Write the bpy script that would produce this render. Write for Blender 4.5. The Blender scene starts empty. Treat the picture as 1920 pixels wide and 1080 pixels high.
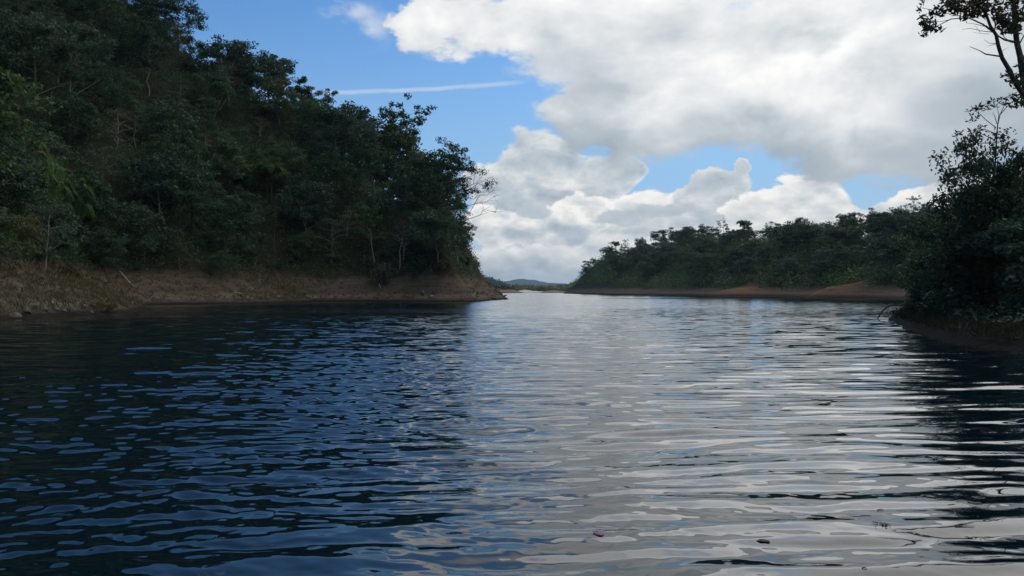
import bpy, math, random
import numpy as np
from mathutils import Vector, Matrix

R = math.radians
SC = bpy.context.scene
COL = SC.collection
HCAM = 1.8          # eye height above the water, metres
F = 1478.0          # focal length in pixels of the 1920 px wide photograph
YH = 546.0          # horizon row

# ------------------------------------------------------------------ camera
cam = bpy.data.cameras.new("camera")
cam.sensor_width = 36.0
cam.lens = F / 1920.0 * 36.0
cam.clip_start = 0.05
cam.clip_end = 60000.0
cam_ob = bpy.data.objects.new("camera", cam)
COL.objects.link(cam_ob)
cam_ob.location = (0, 0, HCAM)
cam_ob.rotation_euler = (R(90) + math.atan((YH - 540.0) / F), 0, 0)
SC.camera = cam_ob

# ------------------------------------------------------------------ render settings
SC.render.engine = 'CYCLES'
SC.cycles.use_denoising = True
SC.cycles.max_bounces = 5
SC.cycles.diffuse_bounces = 2
SC.cycles.glossy_bounces = 3
SC.cycles.transmission_bounces = 2
SC.cycles.volume_bounces = 0
SC.cycles.caustics_reflective = False
SC.cycles.caustics_refractive = False
SC.view_settings.view_transform = 'Standard'
SC.view_settings.look = 'None'
SC.view_settings.gamma = 1.0
SC.view_settings.use_curve_mapping = False
SC.view_settings.exposure = 0.0

# ------------------------------------------------------------------ sun
SUN_AZ, SUN_EL = 26.0, 38.0        # ahead of the camera, a little to the right, behind cloud
sun = bpy.data.lights.new("sun", 'SUN')
sun.energy = 0.5
sun.angle = R(44)
sun.color = (1.0, 0.97, 0.93)
sun_ob = bpy.data.objects.new("sun", sun)
COL.objects.link(sun_ob)
sd = Vector((math.sin(R(SUN_AZ)) * math.cos(R(SUN_EL)), math.cos(R(SUN_AZ)) * math.cos(R(SUN_EL)), math.sin(R(SUN_EL))))
sun_ob.rotation_euler = sd.to_track_quat('Z', 'Y').to_euler()
sun_ob.location = sd * 200

# ------------------------------------------------------------------ world
class E:
    """A node socket (or a number) with arithmetic."""
    tree = None
    def __init__(s, sock): s.s = sock
    @staticmethod
    def lk(v, inp):
        if isinstance(v, E): E.tree.links.new(v.s, inp)
        else: inp.default_value = v
    @staticmethod
    def m(op, *a, clamp=False):
        n = E.tree.nodes.new('ShaderNodeMath'); n.operation = op; n.use_clamp = clamp
        for i, v in enumerate(a): E.lk(v, n.inputs[i])
        return E(n.outputs[0])
    @staticmethod
    def vm(op, *a, out=0):
        n = E.tree.nodes.new('ShaderNodeVectorMath'); n.operation = op
        for i, v in enumerate(a): E.lk(v, n.inputs[i])
        return E(n.outputs[out])
    def __add__(s, o): return E.m('ADD', s, o)
    def __radd__(s, o): return E.m('ADD', o, s)
    def __sub__(s, o): return E.m('SUBTRACT', s, o)
    def __rsub__(s, o): return E.m('SUBTRACT', o, s)
    def __mul__(s, o): return E.m('MULTIPLY', s, o)
    def __rmul__(s, o): return E.m('MULTIPLY', o, s)
def smooth(x, a, b, lo=0.0, hi=1.0):
    n = E.tree.nodes.new('ShaderNodeMapRange'); n.interpolation_type = 'SMOOTHSTEP'
    E.lk(x, n.inputs[0])
    for i, v in enumerate((a, b, lo, hi)): n.inputs[i + 1].default_value = v
    return E(n.outputs[0])
def mixc(f, a, b, blend='MIX'):
    n = E.tree.nodes.new('ShaderNodeMix'); n.data_type = 'RGBA'; n.blend_type = blend
    E.lk(f, n.inputs[0]); E.lk(a, n.inputs[6]); E.lk(b, n.inputs[7])
    return E(n.outputs[2])
def sepxyz(v):
    n = E.tree.nodes.new('ShaderNodeSeparateXYZ'); E.lk(v, n.inputs[0])
    return E(n.outputs[0]), E(n.outputs[1]), E(n.outputs[2])
def combxyz(x, y, z):
    n = E.tree.nodes.new('ShaderNodeCombineXYZ')
    for i, v in enumerate((x, y, z)): E.lk(v, n.inputs[i])
    return E(n.outputs[0])
def noise(v, scale, detail=4.0, rough=0.5, dist=0.0, lac=2.0):
    n = E.tree.nodes.new('ShaderNodeTexNoise')
    E.lk(v, n.inputs['Vector']); n.inputs['Scale'].default_value = scale
    n.inputs['Detail'].default_value = detail; n.inputs['Roughness'].default_value = rough
    n.inputs['Distortion'].default_value = dist; n.inputs['Lacunarity'].default_value = lac
    return E(n.outputs[0]), E(n.outputs[1])
def ramp(f, stops):
    n = E.tree.nodes.new('ShaderNodeValToRGB')
    el = n.color_ramp.elements
    while len(el) < len(stops): el.new(0.5)
    for e, (p, c) in zip(el, stops): e.position = p; e.color = (*c, 1.0)
    E.lk(f, n.inputs[0])
    return E(n.outputs[0])

world = bpy.data.worlds.new("World")
SC.world = world
world.use_nodes = True
WT = world.node_tree
WT.nodes.clear()
E.tree = WT
SKY = 0.1                           # background strength
def build_world():
    tc = WT.nodes.new('ShaderNodeTexCoord')
    D = E(tc.outputs['Generated'])
    sky = WT.nodes.new('ShaderNodeTexSky'); sky.sky_type = 'NISHITA'; sky.sun_disc = False
    sky.sun_elevation = R(SUN_EL); sky.sun_rotation = R(SUN_AZ)
    sky.air_density = 1.0; sky.dust_density = 0.6; sky.ozone_density = 2.0
    dx, dy, dz = sepxyz(D)
    az = E.m('ARCTAN2', dx, dy)
    el = E.m('ARCSINE', dz)
    P = combxyz(az, el, 0.0)
    def centre(px, py):
        u = (px - 960) / F
        return math.atan(u), math.atan2((YH - py) / F, math.sqrt(1 + u * u)), 1.0 / (1 + u * u)
    def field(p, blobs):
        acc = None
        for px, py, rx, ry in blobs:
            ca, ce, c2 = centre(px, py)
            kx, ky = F / (rx * c2), F / (ry * math.sqrt(c2))
            n = WT.nodes.new('ShaderNodeVectorMath'); n.operation = 'MULTIPLY_ADD'
            E.lk(p, n.inputs[0]); n.inputs[1].default_value = (kx, ky, 0); n.inputs[2].default_value = (-ca * kx, -ce * ky, 0)
            l = E.vm('LENGTH', E(n.outputs[0]), out=1)
            acc = l if acc is None else E.m('SMOOTH_MIN', acc, l, 0.25)
        return 1.0 - acc
    # clear blue
    blue = mixc(1.0, E(sky.outputs[0]), (0.37, 0.73, 1.08, 1), 'MULTIPLY')
    pale = smooth(el, 0.0, 0.38, 0.95, 0.08)
    col = mixc(pale, blue, (3.7, 5.6, 7.7, 1))
    Ds = E.vm('MULTIPLY', D, (1.0, 1.0, 1.7))
    nA, cA = noise(Ds, 5.5, 8.0, 0.56, 0.25)
    nB, cB = noise(Ds, 19.0, 7.0, 0.58, 0.15)
    up = E.vm('ADD', Ds, (0.005, 0.0, 0.022))
    nB2, _ = noise(up, 19.0, 4.0, 0.52, 0.15)
    nA2, _ = noise(E.vm('ADD', Ds, (0.02, 0.0, 0.06)), 5.5, 5.0, 0.5, 0.25)
    warpA = E.vm('MULTIPLY_ADD', cA, (0.14, 0.09, 0), (-0.07, -0.045, 0))
    warpB = E.vm('MULTIPLY_ADD', cB, (0.05, 0.035, 0), (-0.025, -0.0175, 0))
    PB = E.vm('ADD', P, warpB)
    PA = E.vm('ADD', PB, warpA)
    # thin wisp high on the left, and the vapour trail
    fw = field(PA, [(672, 18, 75, 24), (700, 45, 60, 40)])
    col = mixc(smooth(fw + (nB - 0.5) * 2.6 + (nA - 0.5) * 1.5, 0.0, 1.5, 0.0, 0.8), col, (7.6, 7.9, 8.3, 1))
    a0, e0, _ = centre(560, 175); a1, e1, _ = centre(1010, 152)
    k = (e1 - e0) / (a1 - a0)
    off = (el - (e0 - k * a0)) - az * k + (nB - 0.5) * 0.006
    line = smooth(E.m('ABSOLUTE', off), 0.0004, 0.0042, 1.0, 0.0) * smooth(az, a1 - 0.05, a1, 1.0, 0.0) * smooth(az, a0 - 0.3, a0, 0.0, 1.0)
    col = mixc(line * (0.15 + nB * 0.75), col, (6.6, 7.5, 8.6, 1))
    # low haze, then cumulus heaps along the horizon, farthest first
    col = mixc(smooth(el, 0.0, 0.13, 0.80, 0.0), col, (6.7, 7.2, 7.6, 1))
    rel = nB - nB2
    def heap(col, blobs, base, rim, vgain, ycen, rh, amp=0.80, soft=0.11, relg=1.7, rimw=0.34):
        f = field(PB, blobs) + (nB - 0.5) * amp + (nA - 0.5) * 0.35
        a = smooth(f, -0.01, soft)
        ce = centre(1200, ycen)[1]
        b = base + smooth(f, 0.0, rimw, 1.0, 0.0) * rim + rel * relg + (smooth(el, ce - rh / F, ce + rh / F) - 0.5) * vgain
        c = ramp(b, [(0.0, (4.0, 4.8, 5.5)), (0.35, (5.5, 6.1, 6.6)), (0.68, (7.8, 8.0, 8.0)), (1.0, (10.2, 9.9, 9.4))])
        return mixc(a, col, c)
    col = heap(col, [(1000, 320, 98, 72), (955, 365, 75, 60), (1100, 340, 90, 55), (888, 338, 24, 26), (1160, 320, 60, 36)], 0.38, 0.34, 0.10, 320, 70, soft=0.16, rimw=0.22)
    col = heap(col, [(1225, 428, 135, 66), (1310, 405, 80, 46), (1150, 445, 80, 60)], 0.62, 0.25, 0.35, 400, 50)
    col = heap(col, [(1350, 348, 66, 40), (1394, 314, 17, 18), (1320, 375, 60, 30)], 0.40, 0.16, 0.14, 340, 36, amp=0.7)
    col = heap(col, [(1508, 394, 90, 68), (1430, 420, 85, 58), (1575, 425, 70, 40)], 0.74, 0.24, 0.28, 390, 60)
    col = heap(col, [(1665, 420, 85, 42), (1745, 405, 80, 46), (1860, 392, 130, 80), (2080, 370, 200, 110)], 0.70, 0.24, 0.25, 400, 50)
    col = heap(col, [(925, 425, 62, 46), (1000, 425, 70, 44), (1045, 445, 70, 30), (1085, 405, 70, 44)], 0.60, 0.30, 0.40, 420, 40, relg=2.2)
    col = heap(col, [(1000, 392, 45, 20), (1240, 395, 55, 16), (1165, 410, 60, 16)], 0.34, 0.10, 0.10, 395, 20, amp=0.5, soft=0.3, relg=0.8)
    col = heap(col, [(915, 500, 90, 40), (1030, 488, 90, 36), (1150, 478, 100, 42), (1290, 470, 110, 50), (1500, 480, 200, 55), (1900, 480, 300, 70)], 0.52, 0.22, 0.28, 480, 40, soft=0.3, relg=1.6)
    # layer A: the great bright deck overhead
    fA = field(PA, [(1450, 130, 430, 170), (1130, 40, 290, 120), (930, 55, 150, 62), (805, 45, 62, 34), (1125, 190, 95, 150),
                    (1290, 215, 190, 85), (1600, 225, 230, 112), (1790, 235, 180, 105), (1900, 60, 330, 250), (2500, 0, 700, 330)])
    fAn = fA + (nA - 0.5) * 0.72 + (nB - 0.5) * 0.50
    aA = smooth(fAn + (nB - 0.5) * 0.25, -0.07, 0.26)
    # the rest of the dome: unseen broken cloud, shaped for what the water reflects
    hi = smooth(el + az * 0.30, 0.40, 0.52) + smooth(E.m('ABSOLUTE', az), 0.85, 1.2)
    rest = E.m('MINIMUM', hi, 1.0) * smooth(nA + (az - 0.15) * 0.35, 0.42, 0.54)
    aA = E.m('MAXIMUM', aA, rest)
    glow = smooth(field(PA, [(1420, 150, 420, 210), (930, 40, 190, 70), (1180, 10, 300, 110)]), -0.35, 0.55)
    edgeA = smooth(fAn, 0.0, 0.35, 1.0, 0.0)
    base = smooth(el, 0.135, 0.25)
    dim = smooth(field(PA, [(1105, 225, 95, 95), (1280, 255, 210, 48), (1560, 285, 190, 45), (1500, 75, 80, 28), (1750, 190, 120, 60)]) + (nA - 0.5) * 0.8, -0.3, 0.5)
    overhead = smooth(el, 0.34, 0.60)  # cloud above the view brightened so the water reflects more silver
    bA = 0.13 + base * 0.24 + glow * 0.44 + edgeA * 0.08 * base - dim * 0.20 * (1.0 - overhead) + overhead * 0.40 + ((nA - nA2) * 1.5 + (nB - 0.5) * 0.40) * (0.35 + glow * 0.65)
    cAc = ramp(bA, [(0.0, (3.4, 4.1, 4.7)), (0.35, (5.0, 5.6, 6.1)), (0.65, (7.6, 7.9, 8.1)), (1.0, (10.6, 10.5, 10.3))])
    col = mixc(aA, col, cAc)
    bg = WT.nodes.new('ShaderNodeBackground'); bg.inputs[1].default_value = SKY
    WT.links.new(col.s, bg.inputs[0])
    out = WT.nodes.new('ShaderNodeOutputWorld'); WT.links.new(bg.outputs[0], out.inputs[0])
build_world()
world.cycles.sampling_method = 'MANUAL'
world.cycles.sample_map_resolution = 1024

# ------------------------------------------------------------------ numeric helpers
def h2(ix, iy, seed):
    n = (ix.astype(np.int64) * 374761393 + iy.astype(np.int64) * 668265263 + seed * 1442695041) & 0xFFFFFFFF
    n = ((n ^ (n >> 13)) * 1274126177) & 0xFFFFFFFF
    n = n ^ (n >> 16)
    return (n & 0xFFFFFF) / float(0xFFFFFF)
def vnoise(x, y, seed=0):
    x = np.asarray(x, float); y = np.asarray(y, float)
    ix = np.floor(x); iy = np.floor(y); fx = x - ix; fy = y - iy
    fx = fx * fx * fx * (fx * (fx * 6 - 15) + 10); fy = fy * fy * fy * (fy * (fy * 6 - 15) + 10)
    a = h2(ix, iy, seed); b = h2(ix + 1, iy, seed); c = h2(ix, iy + 1, seed); d = h2(ix + 1, iy + 1, seed)
    return (a * (1 - fx) + b * fx) * (1 - fy) + (c * (1 - fx) + d * fx) * fy
def fbm(x, y, seed=0, octs=4):
    s = 0.0; a = 1.0; t = 0.0
    x = np.asarray(x, float); y = np.asarray(y, float)
    for i in range(octs):
        s = s + a * (vnoise(x, y, seed + i) - 0.5); t += a; a *= 0.5; x = x * 2.03 + 17.1; y = y * 2.03 + 9.7
    return s / t * 2.0
def sstep(x, a, b):
    t = np.clip((np.asarray(x, float) - a) / (b - a), 0, 1)
    return t * t * (3 - 2 * t)
def sdist(X, Y, poly):
    """Signed distance to a polygon, positive inside."""
    P = np.array(poly, float); Q = np.roll(P, -1, 0)
    d = np.full(X.shape, 1e9); ins = np.zeros(X.shape, bool)
    for (x0, y0), (x1, y1) in zip(P, Q):
        ex, ey = x1 - x0, y1 - y0
        t = np.clip(((X - x0) * ex + (Y - y0) * ey) / (ex * ex + ey * ey + 1e-12), 0, 1)
        d = np.minimum(d, np.hypot(X - x0 - t * ex, Y - y0 - t * ey))
        c = (y0 > Y) != (y1 > Y)
        with np.errstate(divide='ignore', invalid='ignore'):
            ins ^= c & (X < ex * (Y - y0) / (y1 - y0 + 1e-12) + x0)
    return np.where(ins, d, -d)

def mesh_from(name, verts, faces_flat, counts, smooth_shade=False):
    """Fast mesh: verts (n,3), faces_flat a flat index array, counts verts per face (int or array)."""
    me = bpy.data.meshes.new(name)
    v = np.ascontiguousarray(verts, dtype=np.float32)
    f = np.ascontiguousarray(faces_flat, dtype=np.int32).ravel()
    if np.isscalar(counts): counts = np.full(len(f) // counts, counts, np.int32)
    me.vertices.add(len(v)); me.vertices.foreach_set('co', v.ravel())
    me.loops.add(len(f)); me.loops.foreach_set('vertex_index', f)
    me.polygons.add(len(counts))
    st = np.zeros(len(counts), np.int32); st[1:] = np.cumsum(counts)[:-1]
    me.polygons.foreach_set('loop_start', st)
    me.polygons.foreach_set('loop_total', np.asarray(counts, np.int32))
    if smooth_shade: me.polygons.foreach_set('use_smooth', np.ones(len(counts), bool))
    me.update(calc_edges=True)
    return me
def attr(me, name, vals, domain='FACE'):
    a = me.attributes.new(name, 'FLOAT', domain)
    a.data.foreach_set('value', np.ascontiguousarray(vals, dtype=np.float32))
def link(name, me, parent=None, loc=None):
    o = bpy.data.objects.new(name, me); COL.objects.link(o)
    if parent is not None: o.parent = parent
    if loc is not None: o.location = loc
    return o
def structure(name, me):
    o = link(name, me); o['kind'] = 'structure'; return o
def stuff(name, me, label, cat):
    o = link(name, me); o['kind'] = 'stuff'; o['label'] = label; o['category'] = cat; return o
def tag(o, label, cat, group=None):
    o['label'] = label; o['category'] = cat
    if group: o['group'] = group
    return o
def thing(name, label, cat, loc=(0, 0, 0), rz=0.0, group=None, rx=0.0, ry=0.0, s=1.0):
    o = bpy.data.objects.new(name, None); COL.objects.link(o)
    o.empty_display_size = 0.3
    o.location = loc; o.rotation_euler = (rx, ry, rz); o.scale = (s, s, s)
    return tag(o, label, cat, group)

# ------------------------------------------------------------------ materials
def new_mat(name):
    m = bpy.data.materials.new(name); m.use_nodes = True
    m.node_tree.nodes.clear(); E.tree = m.node_tree
    return m, m.node_tree
def bsdf_out(m, t, sock):
    o = t.nodes.new('ShaderNodeOutputMaterial'); t.links.new(sock, o.inputs[0])
def principled(t, color, rough, spec=0.3, normal=None, **kw):
    b = t.nodes.new('ShaderNodeBsdfPrincipled')
    E.lk(color, b.inputs['Base Color']); E.lk(rough, b.inputs['Roughness'])
    b.inputs['Specular IOR Level'].default_value = spec
    if normal is not None: E.lk(normal, b.inputs['Normal'])
    for k, v in kw.items(): b.inputs[k].default_value = v
    return b
def bump(h, strength, dist):
    n = E.tree.nodes.new('ShaderNodeBump'); n.inputs['Strength'].default_value = strength
    n.inputs['Distance'].default_value = dist; E.lk(h, n.inputs['Height'])
    return E(n.outputs[0])
def position():
    return E(E.tree.nodes.new('ShaderNodeNewGeometry').outputs['Position'])
def objcoord():
    return E(E.tree.nodes.new('ShaderNodeTexCoord').outputs['Object'])
def attribute(name):
    n = E.tree.nodes.new('ShaderNodeAttribute'); n.attribute_name = name
    return E(n.outputs['Fac'])
def objrandom():
    return E(E.tree.nodes.new('ShaderNodeObjectInfo').outputs['Random'])

def leaf_material(name, c_dark, c_mid, c_light, brown=(0.10, 0.075, 0.045), brown_amt=0.12, trans=0.30):
    """Foliage: each leaf has its own tint, each plant its own hue, some go brown."""
    m, t = new_mat(name)
    tint = attribute('tint'); rnd = objrandom()
    n, _ = noise(position(), 0.22, 3.0, 0.6)
    k = tint * 0.42 + rnd * 0.48 + n * 0.45 - 0.18
    col = ramp(k, [(0.0, c_dark), (0.5, c_mid), (1.0, c_light)])
    col = mixc(smooth(n + rnd * 0.25 + tint * 0.12, 0.86 - brown_amt, 0.96 - brown_amt * 0.5), col, (*brown, 1))
    col = mixc(smooth(rnd, 0.66, 0.80) * smooth(rnd, 0.80, 0.90, 1.0, 0.0) * 0.6, col, mixc(1.0, col, (1.30, 1.22, 0.60, 1), 'MULTIPLY'))
    p = principled(t, col, 0.55, 0.25)
    tr = t.nodes.new('ShaderNodeBsdfTranslucent'); E.lk(mixc(1.0, col, (1.0, 1.15, 0.55, 1), 'MULTIPLY'), tr.inputs[0])
    mx = t.nodes.new('ShaderNodeMixShader'); mx.inputs[0].default_value = trans
    t.links.new(p.outputs[0], mx.inputs[1]); t.links.new(tr.outputs[0], mx.inputs[2])
    bsdf_out(m, t, mx.outputs[0])
    return m
def bark_material(name, c0, c1):
    m, t = new_mat(name)
    v = E.vm('MULTIPLY', objcoord(), (1.0, 1.0, 0.25))
    n, _ = noise(v, 6.0, 5.0, 0.65)
    rnd = objrandom()
    col = ramp(n * 0.8 + rnd * 0.25, [(0.25, c0), (0.75, c1)])
    p = principled(t, col, 0.85, 0.15, bump(n, 0.7, 0.05))
    bsdf_out(m, t, p.outputs[0])
    return m
def plain_material(name, c0, c1, scale=8.0, rough=0.8, spec=0.2):
    m, t = new_mat(name)
    n, _ = noise(objcoord(), scale, 5.0, 0.6)
    p = principled(t, ramp(n, [(0.3, c0), (0.7, c1)]), rough, spec, bump(n, 0.5, 0.03))
    bsdf_out(m, t, p.outputs[0])
    return m
M_LEAF = leaf_material('leaf_green', (0.015, 0.034, 0.018), (0.046, 0.090, 0.046), (0.105, 0.175, 0.078), brown_amt=0.04)
M_LEAF2 = leaf_material('leaf_grey_green', (0.020, 0.041, 0.027), (0.058, 0.096, 0.064), (0.12, 0.168, 0.105), brown_amt=0.06)
M_TRUNK = bark_material('grey_bark', (0.08, 0.072, 0.060), (0.22, 0.20, 0.17))
M_SHADE = leaf_material('leaf_shaded', (0.012, 0.022, 0.014), (0.030, 0.050, 0.032), (0.060, 0.090, 0.055), brown_amt=0.10)  # leaf colour darkened to stand for shade and backlight on the right bank
M_BRIGHT = leaf_material('leaf_bright', (0.032, 0.074, 0.020), (0.072, 0.145, 0.036), (0.125, 0.215, 0.06), brown_amt=0.0, trans=0.4)
M_DRY = leaf_material('leaf_dry', (0.055, 0.045, 0.030), (0.115, 0.092, 0.058), (0.20, 0.165, 0.11), brown=(0.14, 0.10, 0.06))
M_DARKDRY = leaf_material('withered', (0.020, 0.017, 0.012), (0.045, 0.038, 0.026), (0.085, 0.072, 0.05), brown=(0.05, 0.035, 0.022))
M_GRASS = leaf_material('grass_dry', (0.060, 0.051, 0.029), (0.12, 0.10, 0.056), (0.215, 0.18, 0.105), brown=(0.11, 0.072, 0.04))
M_BARK = bark_material('bark', (0.030, 0.026, 0.021), (0.10, 0.088, 0.072))
M_PALE = bark_material('pale_dead_wood', (0.22, 0.20, 0.17), (0.42, 0.39, 0.34))
M_ROCK = plain_material('rock', (0.06, 0.053, 0.044), (0.19, 0.165, 0.135), 3.0)
M_PALEROCK = plain_material('pale_rock', (0.18, 0.16, 0.135), (0.36, 0.33, 0.285), 5.0)

def soil_material(name, soil0, soil1, floor0, floor1, line_z, wet=0.55):
    """Drawn-down reservoir bank: dark wet rim, bare clay with faint water lines, forest floor above."""
    m, t = new_mat(name)
    P = position(); x, y, z = sepxyz(P)
    n, nc = noise(P, 0.33, 6.0, 0.62)
    nf, _ = noise(P, 2.6, 5.0, 0.65)
    ns, _ = noise(E.vm('MULTIPLY', P, (0.10, 0.10, 2.6)), 1.0, 4.0, 0.6)
    sand = attribute('sand')
    col = ramp(nf * 0.42 + ns * 0.58, [(0.33, soil0), (0.50, tuple(a * 0.5 + b * 0.5 for a, b in zip(soil0, soil1))), (0.64, soil1)])
    ledge = smooth(E.m('ABSOLUTE', z + (n - 0.5) * 0.8 - 1.0), 0.1, 0.5, 1.0, 0.0)
    col = mixc(ledge * smooth(nf, 0.35, 0.6) * 0.6, col, (soil1[0] * 1.35, soil1[1] * 1.42, soil1[2] * 1.5, 1))
    col = mixc(sand * smooth(n + ns * 0.5, 0.55, 0.85), col, (0.20, 0.112, 0.060, 1))
    flr = ramp(nf, [(0.3, floor0), (0.7, floor1)])
    zz = z + (n - 0.5) * line_z * 1.1
    col = mixc(smooth(zz, line_z * 0.75, line_z * 1.25) * smooth(sand, 0.2, 0.6, 1.0, 0.0), col, flr)
    wetf = smooth(z + (nf - 0.5) * 0.4, 0.15, wet, 1.0, 0.0)
    col = mixc(wetf * 0.88, col, (0.014, 0.012, 0.010, 1))
    p = principled(t, col, 0.92, 0.06, bump(nf * 0.5 + ns * 0.5, 1.0, 0.6))
    bsdf_out(m, t, p.outputs[0])
    return m

# ------------------------------------------------------------------ land masses
def gp(px, py, Y=None):
    """Water-level point seen at photo pixel (px, py)."""
    Yd = HCAM * F / (py - YH) if Y is None else Y
    return ((px - 960) / F * Yd, Yd)
class Land:
    def __init__(s, name, poly, prof, sky_px, sky_py, T_px, T, seed, step, rough, extent, far=400.0, bumps=(), steep=None):
        s.name, s.poly, s.prof, s.seed, s.rough, s.step, s.ext, s.bumps, s.steep = name, poly, prof, seed, rough, step, extent, bumps, steep
        us = np.linspace(-2.6, 2.6, 521)
        px = us * F + 960
        tsky = (YH - np.interp(px, sky_px, sky_py)) / F
        TT = np.interp(px, T_px, T)
        Y = np.linspace(8, far, 800)
        UU, YY = np.meshgrid(us, Y, indexing='ij')
        e = (s.front(UU * YY, YY) + TT[:, None] - HCAM) / YY
        hit = (e >= tsky[:, None]) & (s.front(UU * YY, YY) > 0.0)
        i = np.where(hit.any(1), hit.argmax(1), len(Y) - 1)
        cap = s.front(us * Y[i], Y[i])
        cap = np.where(hit.any(1), cap, 400.0)
        k = np.ones(5) / 5
        s.us, s.cap = us, np.convolve(np.pad(cap, 2, mode='edge'), k, 'valid')
        s.cap = np.minimum(s.cap, np.minimum(np.roll(s.cap, 1), np.roll(s.cap, -1)) + 6)
    def dist(s, X, Y):
        return sdist(X, Y, s.poly) + s.rough * fbm(X / 9.0, Y / 9.0, s.seed, 3) + 0.35 * s.rough * fbm(X / 2.3, Y / 2.3, s.seed + 7, 3)
    def front(s, X, Y):
        d = s.dist(X, Y)
        if s.steep: d = np.where(d > 0, d * (1 + s.steep[2] * sstep(960 + F * X / np.maximum(Y, 4.0), s.steep[0], s.steep[1])), d)
        return np.interp(d, s.prof[0], s.prof[1])
    def H(s, X, Y):
        X = np.asarray(X, float); Y = np.asarray(Y, float)
        h = s.front(X, Y)
        u = X / np.maximum(Y, 4.0)
        c = np.interp(u, s.us, s.cap)
        k = 0.6
        hm = -np.logaddexp(-k * h, -k * np.maximum(c, 0.3)) / k
        h = np.where(h > 0.6, np.maximum(np.minimum(h, hm), 0.4), h)
        h = h + sstep(h, 0.2, 5) * (s.rough * 0.9 * fbm(X / 13.0, Y / 13.0, s.seed + 3, 4)) + sstep(h, 0.0, 1.0) * 0.34 * s.rough * fbm(X / 2.0, Y / 2.0, s.seed + 5, 3)
        for bx, by, br, bh in s.bumps:
            h = h + bh * np.exp(-((X - bx) ** 2 + (Y - by) ** 2) / br ** 2)
        return h
    def build(s, mat):
        x0, x1, y0, y1 = s.ext
        xs = np.arange(x0, x1 + s.step, s.step); ys = np.arange(y0, y1 + s.step, s.step)
        X, Y = np.meshgrid(xs, ys)
        Z = s.H(X, Y)
        nx = len(xs)
        idx = np.arange(X.size).reshape(X.shape)
        q = np.stack([idx[:-1, :-1], idx[:-1, 1:], idx[1:, 1:], idx[1:, :-1]], -1).reshape(-1, 4)
        q = q[Z.ravel()[q].max(1) > -0.9]
        used = np.unique(q); remap = np.full(X.size, -1); remap[used] = np.arange(len(used))
        V = np.stack([X, Y, Z], -1).reshape(-1, 3)[used]
        me = mesh_from(s.name, V, remap[q], 4, True)
        sandy = np.zeros(len(used))
        for bx, by, br, bh in s.bumps:
            sandy = np.maximum(sandy, np.exp(-((V[:, 0] - bx) ** 2 + (V[:, 1] - by) ** 2) / (1.25 * br) ** 2))
        attr(me, 'sand', np.clip(sandy * 1.6, 0, 1), 'POINT')
        me.materials.append(mat)
        s.ob = structure(s.name, me)
        s.gx, s.gy, s.gz = xs, ys, Z
        return s.ob
    def Hq(s, X, Y):
        """Bilinear height from the built grid (far below water outside it)."""
        fx = (np.asarray(X, float) - s.gx[0]) / s.step; fy = (np.asarray(Y, float) - s.gy[0]) / s.step
        ok = (fx >= 0) & (fy >= 0) & (fx < len(s.gx) - 1) & (fy < len(s.gy) - 1)
        ix = np.clip(fx.astype(int), 0, len(s.gx) - 2); iy = np.clip(fy.astype(int), 0, len(s.gy) - 2)
        ax = np.clip(fx - ix, 0, 1); ay = np.clip(fy - iy, 0, 1); z = s.gz
        h = (z[iy, ix] * (1 - ax) + z[iy, ix + 1] * ax) * (1 - ay) + (z[iy + 1, ix] * (1 - ax) + z[iy + 1, ix + 1] * ax) * ay
        return np.where(ok, h, -2.0)

left_poly = [gp(945, 561, 172), gp(925, 562, 160), gp(900, 566), gp(820, 566.3), gp(740, 566.0), gp(660, 565.8), gp(585, 565.5, 134), gp(560, 567), gp(500, 569), gp(450, 570.5),
             gp(370, 571), gp(300, 572), gp(245, 573, 92), (-36, 78), (-31.2, 66), gp(190, 590), gp(120, 593), gp(60, 596.5), gp(0, 600), (-33.5, 38), (-40, 22), (-62, 2),
             (-120, -30), (-260, 40), (-260, 330), (-60, 330), (-4, 240), (-2.2, 200)]
LEFT = Land('left_hillside', left_poly, ([-6, 0, 0.8, 3, 8, 14, 120], [-1.6, 0.0, 0.45, 1.2, 4.3, 9.5, 115]),
            [-1800, -900, -400, 0, 200, 340, 390, 440, 530, 560, 600, 640, 700, 770, 790, 850, 880, 888, 893, 900, 915, 945, 952, 990],
            [-500, -400, -350, -220, -110, 10, 65, 95, 115, 150, 183, 200, 215, 240, 290, 330, 385, 448, 496, 512, 532, 557, 562, 566],
            [-900, 700, 760, 850, 872, 886, 895, 903, 1000], [10, 9.0, 9.0, 10.0, 9.0, 6.0, 2.0, 0.0, 0.0], 11, 1.1, 1.2, (-150, 2, 0, 250), steep=(740, 880, 1.1))
far_poly = [gp(1055, 550.4), gp(1100, 551.6), gp(1150, 552.6), gp(1230, 553.8), gp(1300, 554.6), gp(1325, 555.4), gp(1370, 555.8), gp(1410, 555.9), gp(1460, 556.6),
            gp(1505, 557.6), gp(1530, 559.0), gp(1580, 559.4), gp(1625, 559.9), gp(1690, 562), gp(1790, 566), (150, 80), (400, 90), (600, 400), (420, 760), (70, 760), (46, 640)]
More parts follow.
